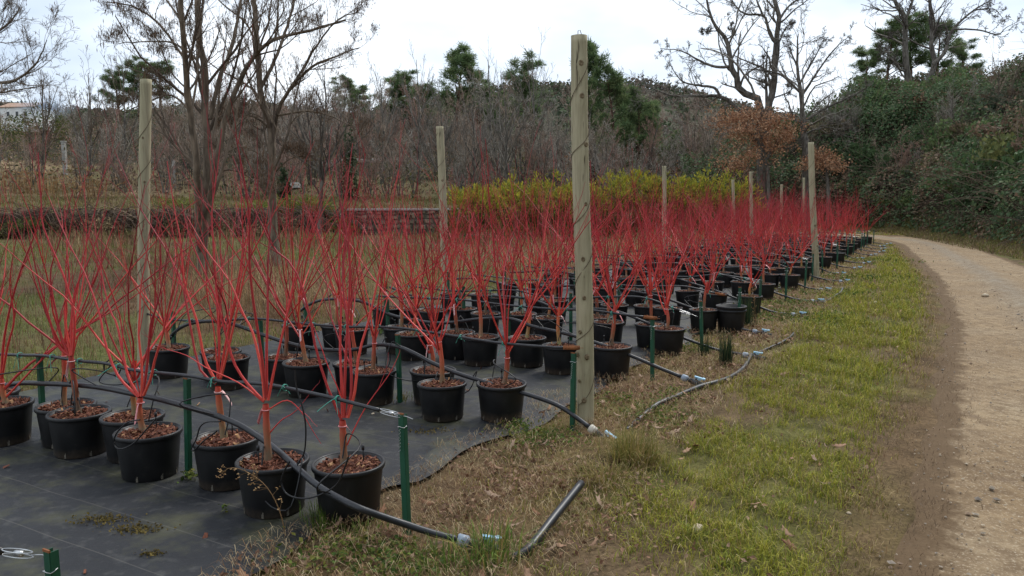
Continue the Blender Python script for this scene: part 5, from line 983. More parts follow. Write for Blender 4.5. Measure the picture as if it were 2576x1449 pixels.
def pine(px, top, Y, i, lab, wide=1.0, zb=None):
    p = at(px, top, Y); z = gz1(p[0], p[1]) if zb is None else zb; H = max(p[2] - z, 2.0); o = link('pine_tree', None, None, (p[0], p[1], z - 0.1), RNG.uniform(0, 6.28)); tag(o, lab, 'tree', 'pines on the skyline'); s = H / 10.6; wide *= (1.2 if px < 1460 or px > 2000 else 0.95); o.scale = (s * wide, s * wide, s)
    for nm, me in zip(('trunk', 'limbs', 'crown'), PINES[i]): link(nm, me, o)
for px, top, Y, i, w_, lab in [(295, 178, 86, 0, 1.2, 'pine with small crown on the hilltop beside two taller pines'), (345, 150, 88, 1, 1.3, 'middle pine of the hilltop group above the pale post'), (400, 158, 90, 2, 1.3, 'right-hand pine of the hilltop group above the pale post'), (880, 195, 84, 3, 1.2, 'dark pine half hidden behind the fork-crowned bare tree'), (905, 215, 86, 4, 1.2, 'low pine beside the dark pine behind the bare tree'),
   (985, 190, 70, 0, 1.2, 'broad dark pine left of the tallest skyline pine'), (1030, 184, 71, 1, 1.2, 'rounded dark pine next to the broad pine'), (1065, 215, 68, 2, 1.1, 'low pine between the rounded pine and the tall pine'), (1147, 118, 72, 3, 0.95, 'tallest pine on the skyline beside the leaning post'), (1205, 172, 74, 4, 1.0, 'pine standing just behind the tallest skyline pine'), (1325, 155, 70, 0, 0.95, 'single pine with conical crown between the tall posts'), (1265, 235, 72, 1, 1.0, 'short pine below the conical-crowned pine'),
   (1475, 112, 66, 2, 0.85, 'tall pine behind the thick knotty post'), (1555, 178, 66, 3, 1.0, 'open-crowned leaning pine beside the thick post'), (1605, 232, 67, 4, 1.1, 'lower pine with layered limbs beside the open-crowned pine'), (1640, 262, 70, 1, 1.1, 'small pine at the edge of the gap in the skyline'),
   (2180, 120, 66, 0, 1.1, 'pine on the bank left of the bare oak'), (2235, 60, 64, 3, 1.15, 'tall pine on the bank behind the bare oak'), (2300, 38, 63, 1, 1.15, 'tallest pine on the bank with dense dark crown'), (2370, 50, 64, 2, 1.15, 'wide pine on the bank right of the oak trunks'), (2430, 96, 66, 4, 1.1, 'lower pine at the right of the bank group'),
   (1590, 330, 80, 2, 1.1, 'young pine in the valley below the skyline pines'), (1650, 335, 90, 3, 1.2, 'green pine low in the valley beyond the hedge'), (1700, 330, 100, 4, 1.2, 'bright green pine on the valley side beyond the hedge'), (1745, 338, 95, 0, 1.2, 'small green pine beside the brown-leaved oak'), (1530, 300, 76, 1, 1.2, 'dark conifer in the valley behind the thick post'), (1690, 372, 70, 2, 1.2, 'low young pine behind the golden hedge'), (1790, 350, 105, 1, 1.2, 'far pine in the valley near the brown-leaved oak')]: pine(px, top, Y, i, lab, w_)

# golden juniper hedge
def juniper(px, top, Y, wd, lab, seed):
    rng = np.random.default_rng(seed); p = at(px, top, Y); p0 = np.array([p[0], p[1], gz1(p[0], p[1])]); H = p[2] - p0[2]; o = link('juniper_bush', None, None, p0); tag(o, lab, 'bush', 'golden juniper hedge'); W = wd * Y / F_PX / 2
    b = MB(); st, sr = [], []
    for k in range(9):
        a = rng.uniform(0, 6.28); t = np.linspace(0, 1, 6)[:, None]; st.append(np.array([math.cos(a) * W * 0.7, math.sin(a) * W * 0.6, H * rng.uniform(0.6, 0.95)]) * t + np.array([0, 0, 0.15]) * t * (1 - t)); sr.append(np.linspace(0.04, 0.01, 6))
    b.tubes(st, sr, 4, False, col=np.repeat(np.array([[0.10, 0.06, 0.04]]), 9, 0)); one('stems', b, 'twig', o)
    nc_ = 330; u = unit(rng.normal(size=(nc_, 3))); u[:, 2] = np.abs(u[:, 2]); rr = rng.uniform(0.55, 1.0, nc_)[:, None] ** 0.5 * (0.82 + 0.3 * patch(u[:, 0] * 3, u[:, 1] * 3 + u[:, 2] * 4, 1.6, seed))[:, None]; C = u * rr * np.array([W, W * 0.8, H]); C[:, 2] = np.maximum(C[:, 2], 0.1); m = 17
    q = np.repeat(C, m, 0); dirn = unit(np.repeat(u, m, 0) * 0.7 + rng.normal(size=q.shape) * 0.55 + np.array([0, 0, 0.45])); pos = q + dirn * rng.uniform(0, 0.26, (len(q), 1)) + rng.normal(0, 0.05, q.shape); s = unit(np.cross(dirn, rng.normal(size=q.shape))); L = rng.uniform(0.08, 0.20, (len(q), 1)); w_ = rng.uniform(0.025, 0.052, (len(q), 1))
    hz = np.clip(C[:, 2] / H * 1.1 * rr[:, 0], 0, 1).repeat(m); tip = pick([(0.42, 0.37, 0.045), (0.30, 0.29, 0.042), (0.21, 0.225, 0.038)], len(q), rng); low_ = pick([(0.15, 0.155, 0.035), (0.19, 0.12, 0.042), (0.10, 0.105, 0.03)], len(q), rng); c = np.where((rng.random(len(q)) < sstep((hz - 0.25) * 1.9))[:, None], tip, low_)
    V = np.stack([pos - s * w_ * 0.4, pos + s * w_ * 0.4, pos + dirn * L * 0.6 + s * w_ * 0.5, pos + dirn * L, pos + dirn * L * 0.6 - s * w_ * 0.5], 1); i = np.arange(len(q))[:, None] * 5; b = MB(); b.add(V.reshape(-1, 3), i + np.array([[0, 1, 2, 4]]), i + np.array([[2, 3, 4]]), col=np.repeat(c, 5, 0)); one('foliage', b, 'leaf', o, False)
for k, (px, top, Y, wd, lab) in enumerate([(1195, 482, 31.5, 190, 'golden-green juniper at the stone wall end of the hedge'), (1275, 466, 33, 200, 'golden juniper second from the stone wall end of the hedge'), (1370, 470, 33.5, 200, 'golden juniper third from the stone wall end of the hedge'), (1455, 472, 34, 190, 'golden juniper behind the thick knotty post'), (1540, 460, 34.5, 190, 'golden juniper between the thick post and the hedge crest'), (1615, 440, 35, 170, 'juniper with a tall pointed top in the golden hedge'), (1690, 452, 35.5, 200, 'broad golden juniper with bushy top in the hedge'), (1765, 450, 36, 180, 'golden juniper just before the end of the hedge'), (1840, 462, 36.5, 170, 'last golden juniper at the ivy end of the hedge')]): juniper(px, top - 12, Y, wd, lab, 70 + k)

# green shrubs with long leaves on the old bank
def leafy_bush(name, px, py, Y, rx, h, n, size, pal, lab, aspect=0.3, group=None, mat='leaf', zoff=0.0):
    p = at(px, py, Y); p[2] = gz1(p[0], p[1]) + zoff; o = link(name, None, None, p); tag(o, lab, 'bush', group); u = unit(RNG.normal(size=(n, 3))); u[:, 2] = np.abs(u[:, 2]); q = u * RNG.uniform(0.35, 1, (n, 1)) ** 0.5 * np.array([rx, rx * 0.7, h]) * (0.75 + 0.4 * patch(u[:, 0] * 4, u[:, 2] * 4, 1.8, px))[:, None]
    b = MB(); st = np.stack([np.zeros((7, 3)), u[:7] * np.array([rx, rx * 0.7, h]) * 0.4 + np.array([0, 0, 0.1]), u[:7] * np.array([rx, rx * 0.7, h]) * 0.85], 1); b.tubes(st, np.linspace(0.03, 0.008, 3), 4, False, col=np.repeat(np.array([[0.09, 0.065, 0.04]]), 7, 0)); one('stems', b, 'twig', o); b = MB(); leaves(b, q, RNG.uniform(0.7, 1.3, n) * size, pick(pal, n), aspect, u * 0.8 + np.array([0, 0, 0.4])); one('foliage', b, mat, o, False)
BAMB = [(0.20, 0.22, 0.045), (0.13, 0.16, 0.035), (0.26, 0.26, 0.07)]
for px, py, Y, rx, h, n, lab in [(730, 540, 36, 1.2, 0.9, 900, 'yellow-green bamboo bush spilling over the old bank'), (790, 545, 36, 1.1, 0.85, 800, 'middle bamboo bush between the bare trees on the bank'), (848, 560, 35.6, 1.0, 1.0, 900, 'bright bamboo bush beside the stone wall'), (650, 530, 36, 1.3, 0.6, 600, 'low bamboo bush behind the many-stemmed tree'), (440, 520, 37, 1.4, 0.6, 600, 'low bamboo growth near the iron gate')]: leafy_bush('bamboo_bush', px, py, Y, rx, h, n, 0.22, BAMB, lab, 0.2, 'bamboo bushes on the bank', zoff=-0.1)
leafy_bush('bamboo_bush', 800, 600, 30, 1.6, 0.4, 700, 0.16, BAMB, 'low green growth at the foot of the old bank', 0.2, 'bamboo bushes on the bank')
leafy_bush('broom_bush', 110, 400, 62, 5.0, 3.0, 2600, 0.28, [(0.085, 0.10, 0.025), (0.13, 0.13, 0.035), (0.06, 0.075, 0.022)], 'olive-green broom thicket below the far house', 0.3)
for px, py, Y, rx, h, lab in [(715, 470, 38, 0.35, 2.0, 'dark ivy column wrapped round a stump by the bare tree'), (880, 470, 41, 0.45, 4.2, 'tall ivy-covered trunk beside the small dark tree')]: leafy_bush('ivy_column', px, py, Y, rx, h, 800, 0.16, [(0.05, 0.07, 0.035), (0.075, 0.095, 0.05)], lab, 0.8)
leafy_bush('holly_bush', 1700, 420, 62, 2.0, 3.2, 1600, 0.25, [(0.045, 0.058, 0.02), (0.07, 0.08, 0.028)], 'olive evergreen bush in the valley above the hedge', 0.6); leafy_bush('holly_bush', 1480, 430, 56, 1.6, 2.4, 1200, 0.25, [(0.035, 0.048, 0.02), (0.06, 0.068, 0.026)], 'dark evergreen bush behind the thick post', 0.6)

# oaks still holding brown leaves
def brown_oak(blobs, Y, trunk, lab, n, size=0.13):
    P = [smooth_curve([at(x, y, Y) for x, y in l], 10) for l in trunk]; b0 = P[0][0].copy(); b0[2] = min(gz1(b0[0], b0[1]), b0[2]); o = link('brown_oak', None, None, b0); tag(o, lab, 'tree', 'oaks holding brown leaves'); P = np.array(P) - b0; P[0, 0] = (0, 0, -0.1); b = MB(); b.tubes(P, np.repeat(np.linspace(0.11, 0.03, 10)[None], len(P), 0), 6); one('trunk', b, 'oak_bark', o)
    tw, tr = grow(P, np.repeat(np.linspace(0.08, 0.02, 10)[None], len(P), 0), 14, 0.3, 0.8, 0.05, 6, 0.2, 0.4); t2, r2 = grow(tw, tr, 5, 0.5, 0.7, 0.05, 4, 0.2, 0.6); b = MB()
    for a, r_ in ((tw, tr), (t2, r2)): b.tubes(a, np.maximum(r_, 0.008), 3, False, col=pick(DRK, len(a)))
    one('branches', b, 'twig', o); q = []
    for x, y, rx, ry, f in blobs:
        c = at(x, y, Y + RNG.uniform(-0.6, 0.6)) - b0; m = int(n * f); u = RNG.normal(size=(m, 3)) * 0.45; u *= np.array([rx, rx * 0.9, ry]) * Y / F_PX; sub = RNG.normal(size=(max(m // 22, 1), 3)) * 0.55 * np.array([rx, rx * 0.9, ry]) * Y / F_PX; q.append(c + np.where(RNG.random((m, 1)) < 0.75, sub[RNG.integers(0, len(sub), m)] + RNG.normal(0, 0.16, (m, 3)), u))
    q = np.concatenate(q); b = MB(); leaves(b, q, RNG.uniform(0.7, 1.3, len(q)) * size, pick([(0.36, 0.18, 0.10), (0.45, 0.25, 0.14), (0.26, 0.12, 0.065), (0.52, 0.32, 0.19)], len(q)), 0.55); one('foliage', b, 'dry_leaf', o, False)
brown_oak([(1835, 300, 42, 26, 1.2), (1890, 292, 40, 20, 1), (1935, 312, 42, 28, 1.1), (1870, 335, 46, 24, 1), (1960, 350, 40, 30, 1), (1915, 365, 40, 26, 0.8), (1880, 398, 50, 24, 0.8), (1850, 420, 40, 18, 0.5), (1990, 330, 30, 20, 0.4)], 44.5, [[(1935, 520), (1930, 420), (1915, 350), (1905, 300)], [(1925, 400), (1895, 340), (1850, 330)], [(1930, 400), (1960, 350), (1975, 320)]], 'rusty brown-leaved oak in front of the tall bare oak', 900)
brown_oak([(2075, 398, 36, 22, 1), (2040, 410, 30, 18, 0.7), (2100, 420, 30, 18, 0.6)], 43.5, [[(2085, 500), (2080, 440), (2075, 400)]], 'small brown-leaved oak bush beside the leaning post', 700)
brown_oak([(2345, 262, 42, 22, 1), (2310, 280, 30, 16, 0.5)], 50, [[(2345, 320), (2342, 290), (2340, 262)]], 'brown-leaved oak bush on top of the ivy bank', 800)
for px, py, Y in [(1400, 410, 60), (1700, 430, 58), (1740, 400, 72), (1820, 380, 70), (1450, 400, 68)]: brown_oak([(px, py, 40, 22, 1)], Y, [[(px, py + 60), (px + 2, py + 20), (px, py)]], 'pinkish brown leafy oak bush in the valley behind the hedge', 420, 0.2)

# ivy and brambles covering the bank
def bank_points(n, s0, s1, d0, d1):
    s_ = RNG.uniform(s0, s1, n); i = np.minimum(s_.astype(int), len(BANK) - 2); a, b_ = BANK[i], BANK[i + 1]; tn = unit(b_ - a); nm = np.stack([tn[:, 1], -tn[:, 0]], -1); d = d0 + (d1 - d0) * RNG.random(n) ** 1.15; p = a + (b_ - a) * (s_ - i)[:, None] + nm * d[:, None]; return p[:, 0], p[:, 1], d, nm
iv = MB()
for n, u0, u1, y0, y1, sz in ((94000, 0.44, 0.80, 14, 62, 0.142), (46000, 0.22, 0.56, 44, 72, 0.168)):
    y = np.sqrt(RNG.uniform(y0 ** 2, y1 ** 2, n)); x = RNG.uniform(u0, u1, n) * y; d, _ = poly_dist(x, y, BANK); k = (d > 0.15) & (d < 26); x, y, d = x[k], y[k], d[k]; n = len(x); e_ = 0.05
    gx_ = (gz(x + e_, y) - gz(x - e_, y)) / (2 * e_); gy_ = (gz(x, y + e_) - gz(x, y - e_)) / (2 * e_); gl = np.hypot(gx_, gy_) + 1e-6; nm = np.stack([gx_ / gl, gy_ / gl], -1) * np.clip(gl, 0, 1)[:, None]
    lump = 0.6 * patch(x, y, 0.9, 1.3) + 0.4 * patch(x, y, 2.3, 0.2); off = (0.2 + 1.3 * np.clip(lump, 0, 1) + 1.5 * sstep((patch(x, y, 0.5, 2.7) - 0.3) * 2)) * sstep(d / 1.6 + 0.1) * RNG.random(n) ** 0.45
    z = gz(x, y) + off * 0.8; x2 = x - nm[:, 0] * off * 0.6; y2 = y - nm[:, 1] * off * 0.6; pb_ = patch(x, y, 0.42, 5.0); br = sstep((pb_ - 0.60) * 4) * 0.7 + 0.08 + 0.45 * sstep((d - 12) / 6)
    g_ = pick([(0.0558, 0.0961, 0.0434), (0.08525, 0.1364, 0.062), (0.1162, 0.1674, 0.0868), (0.1318, 0.1705, 0.0775), (0.0651, 0.1162, 0.0434)], n); bb = pick([(0.186, 0.124, 0.08215), (0.2635, 0.186, 0.1209), (0.1318, 0.0961, 0.0651)], n); c = np.where((RNG.random(n) < br)[:, None], bb, g_)
    leaves(iv, np.stack([x2, y2, z], -1), RNG.uniform(0.6, 1.4, n) * sz, c, 0.75, np.stack([-nm[:, 0], -nm[:, 1], np.full(n, 0.9)], -1), 0.75)
tag(one('ivy', iv, 'leaf', smooth=False), 'dense dark ivy and brambles covering the high roadside bank', 'ivy', kind='stuff')
def mound_proto(seed):
    rng = np.random.default_rng(seed); n = 900; nb_ = 7; u = unit(rng.normal(size=(n, 3))); u[:, 2] = np.abs(u[:, 2]) * 0.9; cc = rng.normal(0, 0.55, (nb_, 3)) * np.array([1, 1, 0.4]); cc[:, 2] = np.abs(cc[:, 2]); bi = rng.integers(0, nb_, n); q = cc[bi] + u * rng.uniform(0.3, 1, (n, 1)) ** 0.5 * rng.uniform(0.45, 0.8, (nb_, 1))[bi]
    pal = [[(0.08, 0.125, 0.05), (0.055, 0.095, 0.04)], [(0.16, 0.17, 0.06), (0.11, 0.125, 0.045)], [(0.20, 0.135, 0.09), (0.14, 0.10, 0.068)], [(0.10, 0.16, 0.06), (0.15, 0.20, 0.08)], [(0.06, 0.08, 0.05), (0.09, 0.11, 0.07)], [(0.24, 0.18, 0.12), (0.16, 0.15, 0.07)]][seed % 6]
    b = MB(); leaves(b, q, rng.uniform(0.09, 0.19, n), pick(pal, n, rng), 0.6, u * 0.8, 0.9, rng); st = MB(); P0 = np.zeros((10, 5, 3)); t = np.linspace(0, 1, 5)[None, :, None]; dd = unit(rng.normal(size=(10, 1, 3)) + np.array([0, 0, 1.2])); st.tubes(dd * t * rng.uniform(0.9, 1.9, (10, 1, 1)) + rng.normal(0, 0.04, (10, 5, 3)), np.linspace(0.02, 0.006, 5)[None], 3, False, col=pick([(0.17, 0.13, 0.095)], 10, rng)); return b.mesh('foliage', 'leaf', False), st.mesh('stems', 'twig')
MND = [mound_proto(800 + i) for i in range(6)]; MN = ['dark green bramble mound on the high roadside bank', 'olive bramble mound on the high roadside bank', 'brown dead bramble mound on the high roadside bank', 'fresh green bramble mound on the high roadside bank', 'grey-green bramble mound on the high roadside bank', 'straw-brown bramble mound on the high roadside bank']
for k in range(110):
    while True:
        y = RNG.uniform(18, 60); x = RNG.uniform(0.36, 0.74) * y; d = float(poly_dist(np.array([x]), np.array([y]), BANK)[0][0])
        if 0.6 < d < 17: break
    i = int(RNG.integers(0, 6)); o = link('bramble_mound', None, None, (x, y, gz1(x, y) + 0.3), RNG.uniform(0, 6.28)); sc_ = RNG.uniform(0.5, 1.5); o.scale = (sc_, sc_, sc_ * RNG.uniform(0.8, 1.5)); tag(o, MN[i], 'bush', 'bramble mounds on the bank'); link('foliage', MND[i][0], o); link('stems', MND[i][1], o)
bt = MB(); x, y, d, nm = bank_points(1700, 1.8, 8, 0.1, 13); n = len(x); t = np.linspace(0, 1, 6)[None, :, None]; st = np.stack([x, y, gz(x, y) + 0.3], -1)[:, None]; dv = np.stack([-nm[:, 0], -nm[:, 1], np.full(n, 0.5)], -1)[:, None] + RNG.normal(0, 0.7, (n, 1, 3)); L = RNG.uniform(0.6, 2.2, n)[:, None, None]
bt.tubes(st + dv * L * t + np.array([0, 0, 1.0]) * (L * 0.55 * t * (1 - t) * 2), np.linspace(0.012, 0.005, 6)[None], 3, False, col=pick([(0.12, 0.085, 0.06), (0.17, 0.13, 0.095), (0.08, 0.05, 0.04)], n)); tag(one('bramble_canes', bt, 'twig'), 'thin arching brown bramble canes over the ivy bank', 'brambles', kind='stuff')
# dry grass and litter at the bank's foot
bf = MB(); x, y, d, nm = bank_points(16000, 1.6, 8, -1.3, 1.0); n = len(x); blades(bf, np.stack([x, y, gz(x, y) - 0.01], -1), RNG.uniform(0.06, 0.28, n), RNG.uniform(0.012, 0.025, n), RNG.uniform(0.2, 0.95, n), np.where((RNG.random(n) < 0.45)[:, None], pick([(0.14, 0.15, 0.04), (0.18, 0.165, 0.05)], n), pick([(0.19, 0.13, 0.075), (0.13, 0.085, 0.05), (0.25, 0.18, 0.10)], n))); tag(one('verge_grass', bf, 'grass', smooth=False), 'ragged dry grass along the foot of the ivy bank', 'grass', kind='stuff')

# ------------------------------------------------------------------ old walls, gate, far houses
def stone_course(o, p0, p1, z0, z1, nrow, avg, seed, skip=0.0, thick=0.3):
    rng = np.random.default_rng(seed); d = np.asarray(p1) - np.asarray(p0); L = np.linalg.norm(d); u = d / L; nrm = np.array([u[1], -u[0]]); hs_ = rng.uniform(0.6, 1.4, nrow); hs_ *= (z1 - z0) / hs_.sum(); c = 0
    for r_ in range(nrow):
        s = rng.uniform(-0.2, 0.1); h = hs_[r_]; zc = z0 + hs_[:r_].sum() + h / 2
        while s < L:
            w_ = rng.uniform(0.6, 1.5) * avg
            if rng.random() > skip:
                q = np.array(p0) + u * (s + w_ / 2) + nrm * rng.uniform(0.02, 0.07); b = MB(); V = np.array([[-1, -1, -1], [1, -1, -1], [1, 1, -1], [-1, 1, -1], [-0.86, -0.8, 1], [0.86, -0.8, 1], [0.86, 0.8, 1], [-0.86, 0.8, 1]], float) * rng.uniform(0.62, 1.05, (8, 3)) * np.array([(w_ - 0.03) / 2, (h - 0.03) / 2, thick / 2])
                W = q[None].repeat(8, 0); P3 = np.concatenate([W + V[:, :1] * u + V[:, 2:] * nrm, (zc + V[:, 1:2] + rng.normal(0, 0.025))], 1); b.add(P3, BOXQ); me = b.mesh('stone', 'stone', False); link('stone', me, o); c += 1
            s += w_
    return c
w0 = np.array([-7.6, float(y_terrace(np.array(-7.6)))]); w1 = np.array([-2.6, float(y_terrace(np.array(-2.6)))]); o = link('stone_wall', None, None, (0, 0, 0)); tag(o, 'grey masonry retaining wall with dark drain openings behind the saplings', 'wall')
b = MB(); mid = (w0 + w1) / 2; rt_ = math.atan2(*(w1 - w0)[::-1]); b.box((mid[0], mid[1] + 0.25, 0.55), (5.3, 0.5, 1.3), rt_); one('core', b, 'mortar', o, False)
stone_course(o, w0, w1, 0.28, 1.16, 4, 0.34, 5, 0, 0.2); b = MB(); b.box((mid[0], mid[1] + 0.2, 1.235), (5.4, 0.66, 0.09), rt_); one('coping', b, 'concrete', o, False)
for f in (0.22, 0.6): 
    q = w0 + (w1 - w0) * f; b = MB(); b.box((q[0], q[1] - 0.05, 0.16), (0.95, 0.12, 0.26), rt_); one('drain_opening', b, 'iron', o, False)
o = link('stone_bank', None, None, (0, 0, 0)); tag(o, 'low crumbling dry-stone bank under the terrace grass', 'wall'); xs_ = np.linspace(-27, -7.8, 25)
for i in range(24): stone_course(o, (xs_[i], float(y_terrace(xs_[i])) - 0.02), (xs_[i + 1], float(y_terrace(xs_[i + 1])) - 0.02), 0.0, 0.8, 3, 0.4, 20 + i, 0.66, 0.3)
rtw = MB(); n = 4600; x = RNG.uniform(-28, -7.6, n); yy = y_terrace(x); st = np.stack([x, yy + 0.25, 0.55 + RNG.uniform(-0.3, 0.75, n)], -1); t = np.linspace(0, 1, 4)[None, :, None]; dv = np.stack([RNG.normal(0, 0.6, n), -RNG.uniform(0.2, 0.8, n), RNG.normal(0.0, 0.35, n)], -1)[:, None]; rtw.tubes(st[:, None] + dv * t + np.array([0, 0, -0.35]) * t ** 2, np.linspace(0.018, 0.007, 4)[None], 3, False, col=pick([(0.1275, 0.0884, 0.0646), (0.204, 0.1445, 0.102), (0.085, 0.0612, 0.0476)], n)); tag(one('bank_twigs', rtw, 'twig'), 'tangle of dark roots and twigs hanging over the old bank', 'twigs', kind='stuff')
for k in range(54):
    x = RNG.uniform(-27, -8.0); yt = float(y_terrace(np.array(x))); n = 360; h = RNG.uniform(0.3, 0.8); o = link('scrub_bush', None, None, (x, yt - RNG.uniform(0.0, 0.6), gz1(x, yt - 0.8) + RNG.uniform(0, 0.55))); gk = k % 3
    tag(o, ['low brown scrub bush on the old dry-stone bank', 'low green scrub bush on the old dry-stone bank', 'low straw-coloured scrub bush on the old dry-stone bank'][gk], 'bush', 'scrub bushes on the old bank'); pal = [[(0.20, 0.13, 0.085), (0.14, 0.095, 0.065)], [(0.15, 0.17, 0.05), (0.10, 0.13, 0.04)], [(0.36, 0.27, 0.15), (0.25, 0.18, 0.10)]][gk]; u = unit(RNG.normal(size=(n, 3))); u[:, 2] = np.abs(u[:, 2]); q = u * RNG.uniform(0.2, 1, (n, 1)) * np.array([h * 1.6, h, h])
    b = MB(); st2 = np.stack([np.zeros((14, 3)), u[:14] * np.array([h * 1.5, h, h]) * 0.5, u[:14] * np.array([h * 1.6, h, h * 1.15])], 1); b.tubes(st2, np.linspace(0.012, 0.005, 3), 3, False, col=pick([(0.16, 0.115, 0.08)], 14)); one('stems', b, 'twig', o); b = MB(); leaves(b, q, RNG.uniform(0.06, 0.15, n), pick(pal, n), 0.4); one('foliage', b, 'leaf', o, False)
# iron gate
gp = at(468, 505, 44); gzv = gz1(gp[0], gp[1]); o = link('iron_gate', None, None, (gp[0], gp[1], gzv)); tag(o, 'dark wrought-iron gate with upright bars on the terrace', 'gate'); b = MB(); b.box((-0.62, 0, 0.75), (0.16, 0.16, 1.6)); one('gate_post', b, 'concrete', o, False); b = MB(); b.box((0.62, 0, 0.75), (0.12, 0.12, 1.5)); one('gate_post', b, 'iron', o, False)
bm_ = MB(); bm_.box((0, 0, 0.72), (0.03, 0.03, 1.35)); bme = bm_.mesh('bar', 'iron', False)
for k in range(10): link('bar', bme, o, (-0.48 + k * 0.107, 0, 0.02))
for z_ in (0.15, 1.3): b = MB(); b.box((0, 0.004, z_), (1.1, 0.045, 0.05)); one('rail', b, 'iron', o, False)
cp = at(165, 440, 47); b = MB(); b.box((0, 0, 0.0), (0.2, 0.2, 2.6)); b.box((0, 0, 1.33), (0.26, 0.26, 0.06)); o = one('concrete_post', b, 'concrete', None, False); o.location = (cp[0], cp[1], at(165, 412, 47)[2]); tag(o, 'pale square concrete post in the thicket behind the reeds', 'post')
# pale lane along the slope
ln = MB(); pp = np.array([at(x, y, Y) for x, y, Y in ((500, 452, 60), (600, 456, 58), (720, 462, 56), (840, 468, 56), (960, 474, 57))]); pp = smooth_curve(pp, 30); pp[:, 2] = gz(pp[:, 0], pp[:, 1]); ln.tubes(pp + np.array([0, 0, 0.15]), 0.22, 6); tag(one('low_wall', ln, 'pale_lane'), 'long pale low wall along the slope behind the bare trees', 'wall')
sl = at(735, 512, 45); b = MB(); b.box((0, 0, 0.2), (0.95, 0.5, 0.22)); b.box((0.1, 0, 0.34), (0.6, 0.4, 0.1)); o = one('white_sack', b, 'white_plaster', None, False); o.location = (sl[0], sl[1], gz1(sl[0], sl[1])); tag(o, 'small white sack lying behind the bamboo bushes', 'sack')
# plank bench in front of the hedge
pl = at(1190, 592, 31); o = link('plank_bench', None, None, (pl[0], pl[1], 0)); tag(o, 'low weathered plank bench in front of the golden hedge', 'bench')
for k in range(3): b = MB(); b.box((0, -0.2 + 0.2 * k, 0.27), (1.5, 0.17, 0.05)); one('plank', b, 'old_plank', o, False)
for s in (-0.6, 0.6): b = MB(); b.box((s, 0, 0.11), (0.1, 0.5, 0.27)); one('leg', b, 'old_plank', o, False)
# far hills
hx = np.arange(-330, 331, 6.0); hy = np.concatenate([np.arange(118, 300, 6.0), np.arange(300, 560, 20)]); HX, HY = np.meshgrid(hx, hy)
def hill_z(x, y): return -6 + (37 + 5 * np.sin(x * 0.021 + 1.2) + 3 * np.sin(x * 0.05 + 0.4) + 6 * sstep((-x - 90) / 80)) * sstep((y - 112) / 150) + 1.5 * np.sin(x * 0.09) * np.sin(y * 0.07)
hm = MB(); ii = np.arange(HX.size).reshape(HX.shape); hm.add(np.stack([HX, HY, hill_z(HX, HY)], -1), np.stack([ii[:-1, :-1], ii[:-1, 1:], ii[1:, 1:], ii[1:, :-1]], -1).reshape(-1, 4)); tag(one('hills', hm, 'forest_floor'), kind='structure')
hf_ = MB(); nc_ = 3600; x = RNG.uniform(-0.72, 0.46, nc_); y = 125 + 150 * RNG.random(nc_) ** 0.8; x = x * y; kind = RNG.random(nc_) + 0.5 * (patch(x, y, 0.05, 0.6) - 0.5); C = np.stack([x, y, hill_z(x, y) + RNG.uniform(0.6, 2.0, nc_)], -1); m = 24; q = np.repeat(C, m, 0) + unit(RNG.normal(size=(nc_ * m, 3))) * RNG.uniform(0.4, 1, (nc_ * m, 1)) * np.repeat(RNG.uniform(1.2, 2.6, (nc_, 1)), m, 0) * np.array([1, 1, 0.9])
c = np.where((kind > 0.45)[:, None], pick([(0.075, 0.10, 0.05), (0.10, 0.125, 0.065), (0.06, 0.08, 0.045)], nc_), pick([(0.17, 0.13, 0.10), (0.20, 0.15, 0.115), (0.13, 0.11, 0.09)], nc_)); leaves(hf_, q, RNG.uniform(0.65, 1.25, len(q)), np.repeat(c, m, 0) * RNG.uniform(0.75, 1.25, (len(q), 1)), 0.7); tag(one('hill_forest', hf_, 'dry_leaf', smooth=False), 'mixed evergreen and bare woodland covering the far hills', 'forest', kind='stuff')
def house(px, py, Y, w_, h_, dpt, rot, wall, lab, wins, chimney=True):
    p = at(px, py, Y); o = link('house', None, None, (p[0], p[1], p[2] - h_ * 0.5), rot); tag(o, lab, 'house', 'houses on the far hills'); b = MB(); b.box((0, 0, h_ / 2 - 1.5), (w_, dpt, h_ + 3)); one('wall', b, wall, o, False)
    b = MB(); e = 0.35; x_, y_ = w_ / 2 + e, dpt / 2 + e; b.add([[-x_, -y_, h_ - 0.05], [x_, -y_, h_ - 0.05], [x_, 0, h_ + dpt * 0.2], [-x_, 0, h_ + dpt * 0.2], [-x_, y_, h_ - 0.05], [x_, y_, h_ - 0.05], [-x_, -y_, h_ + 0.1], [x_, -y_, h_ + 0.1], [x_, 0, h_ + dpt * 0.2 + 0.15], [-x_, 0, h_ + dpt * 0.2 + 0.15], [-x_, y_, h_ + 0.1], [x_, y_, h_ + 0.1]], [[6, 7, 8, 9], [9, 8, 11, 10], [0, 3, 2, 1], [3, 4, 5, 2], [0, 1, 7, 6], [4, 10, 11, 5], [0, 6, 9, 3], [3, 9, 10, 4], [1, 2, 8, 7], [2, 5, 11, 8]]); rf = one('roof', b, 'roof_tile', o, False)
    if chimney: b = MB(); b.box((w_ * 0.2, 0.3, h_ + dpt * 0.2 + 0.5), (0.6, 0.6, 1.5)); b.box((w_ * 0.2, 0.3, h_ + dpt * 0.2 + 1.3), (0.8, 0.8, 0.15)); one('chimney', b, 'white_plaster', rf, False)
    for wx, wz in wins: b = MB(); b.box((wx, -dpt / 2 - 0.02, wz), (0.9, 0.12, 1.3)); wn = one('window', b, 'white_plaster', o, False); b = MB(); b.box((wx, -dpt / 2 - 0.06, wz), (0.7, 0.1, 1.1)); one('pane', b, 'pane', wn, False)
house(1404, 330, 225, 5.0, 3.0, 6, 0.25, 'wall_plaster', 'stone house with tiled roof and chimney behind the thick post', [(1.2, 1.4), (-1.2, 1.4)])
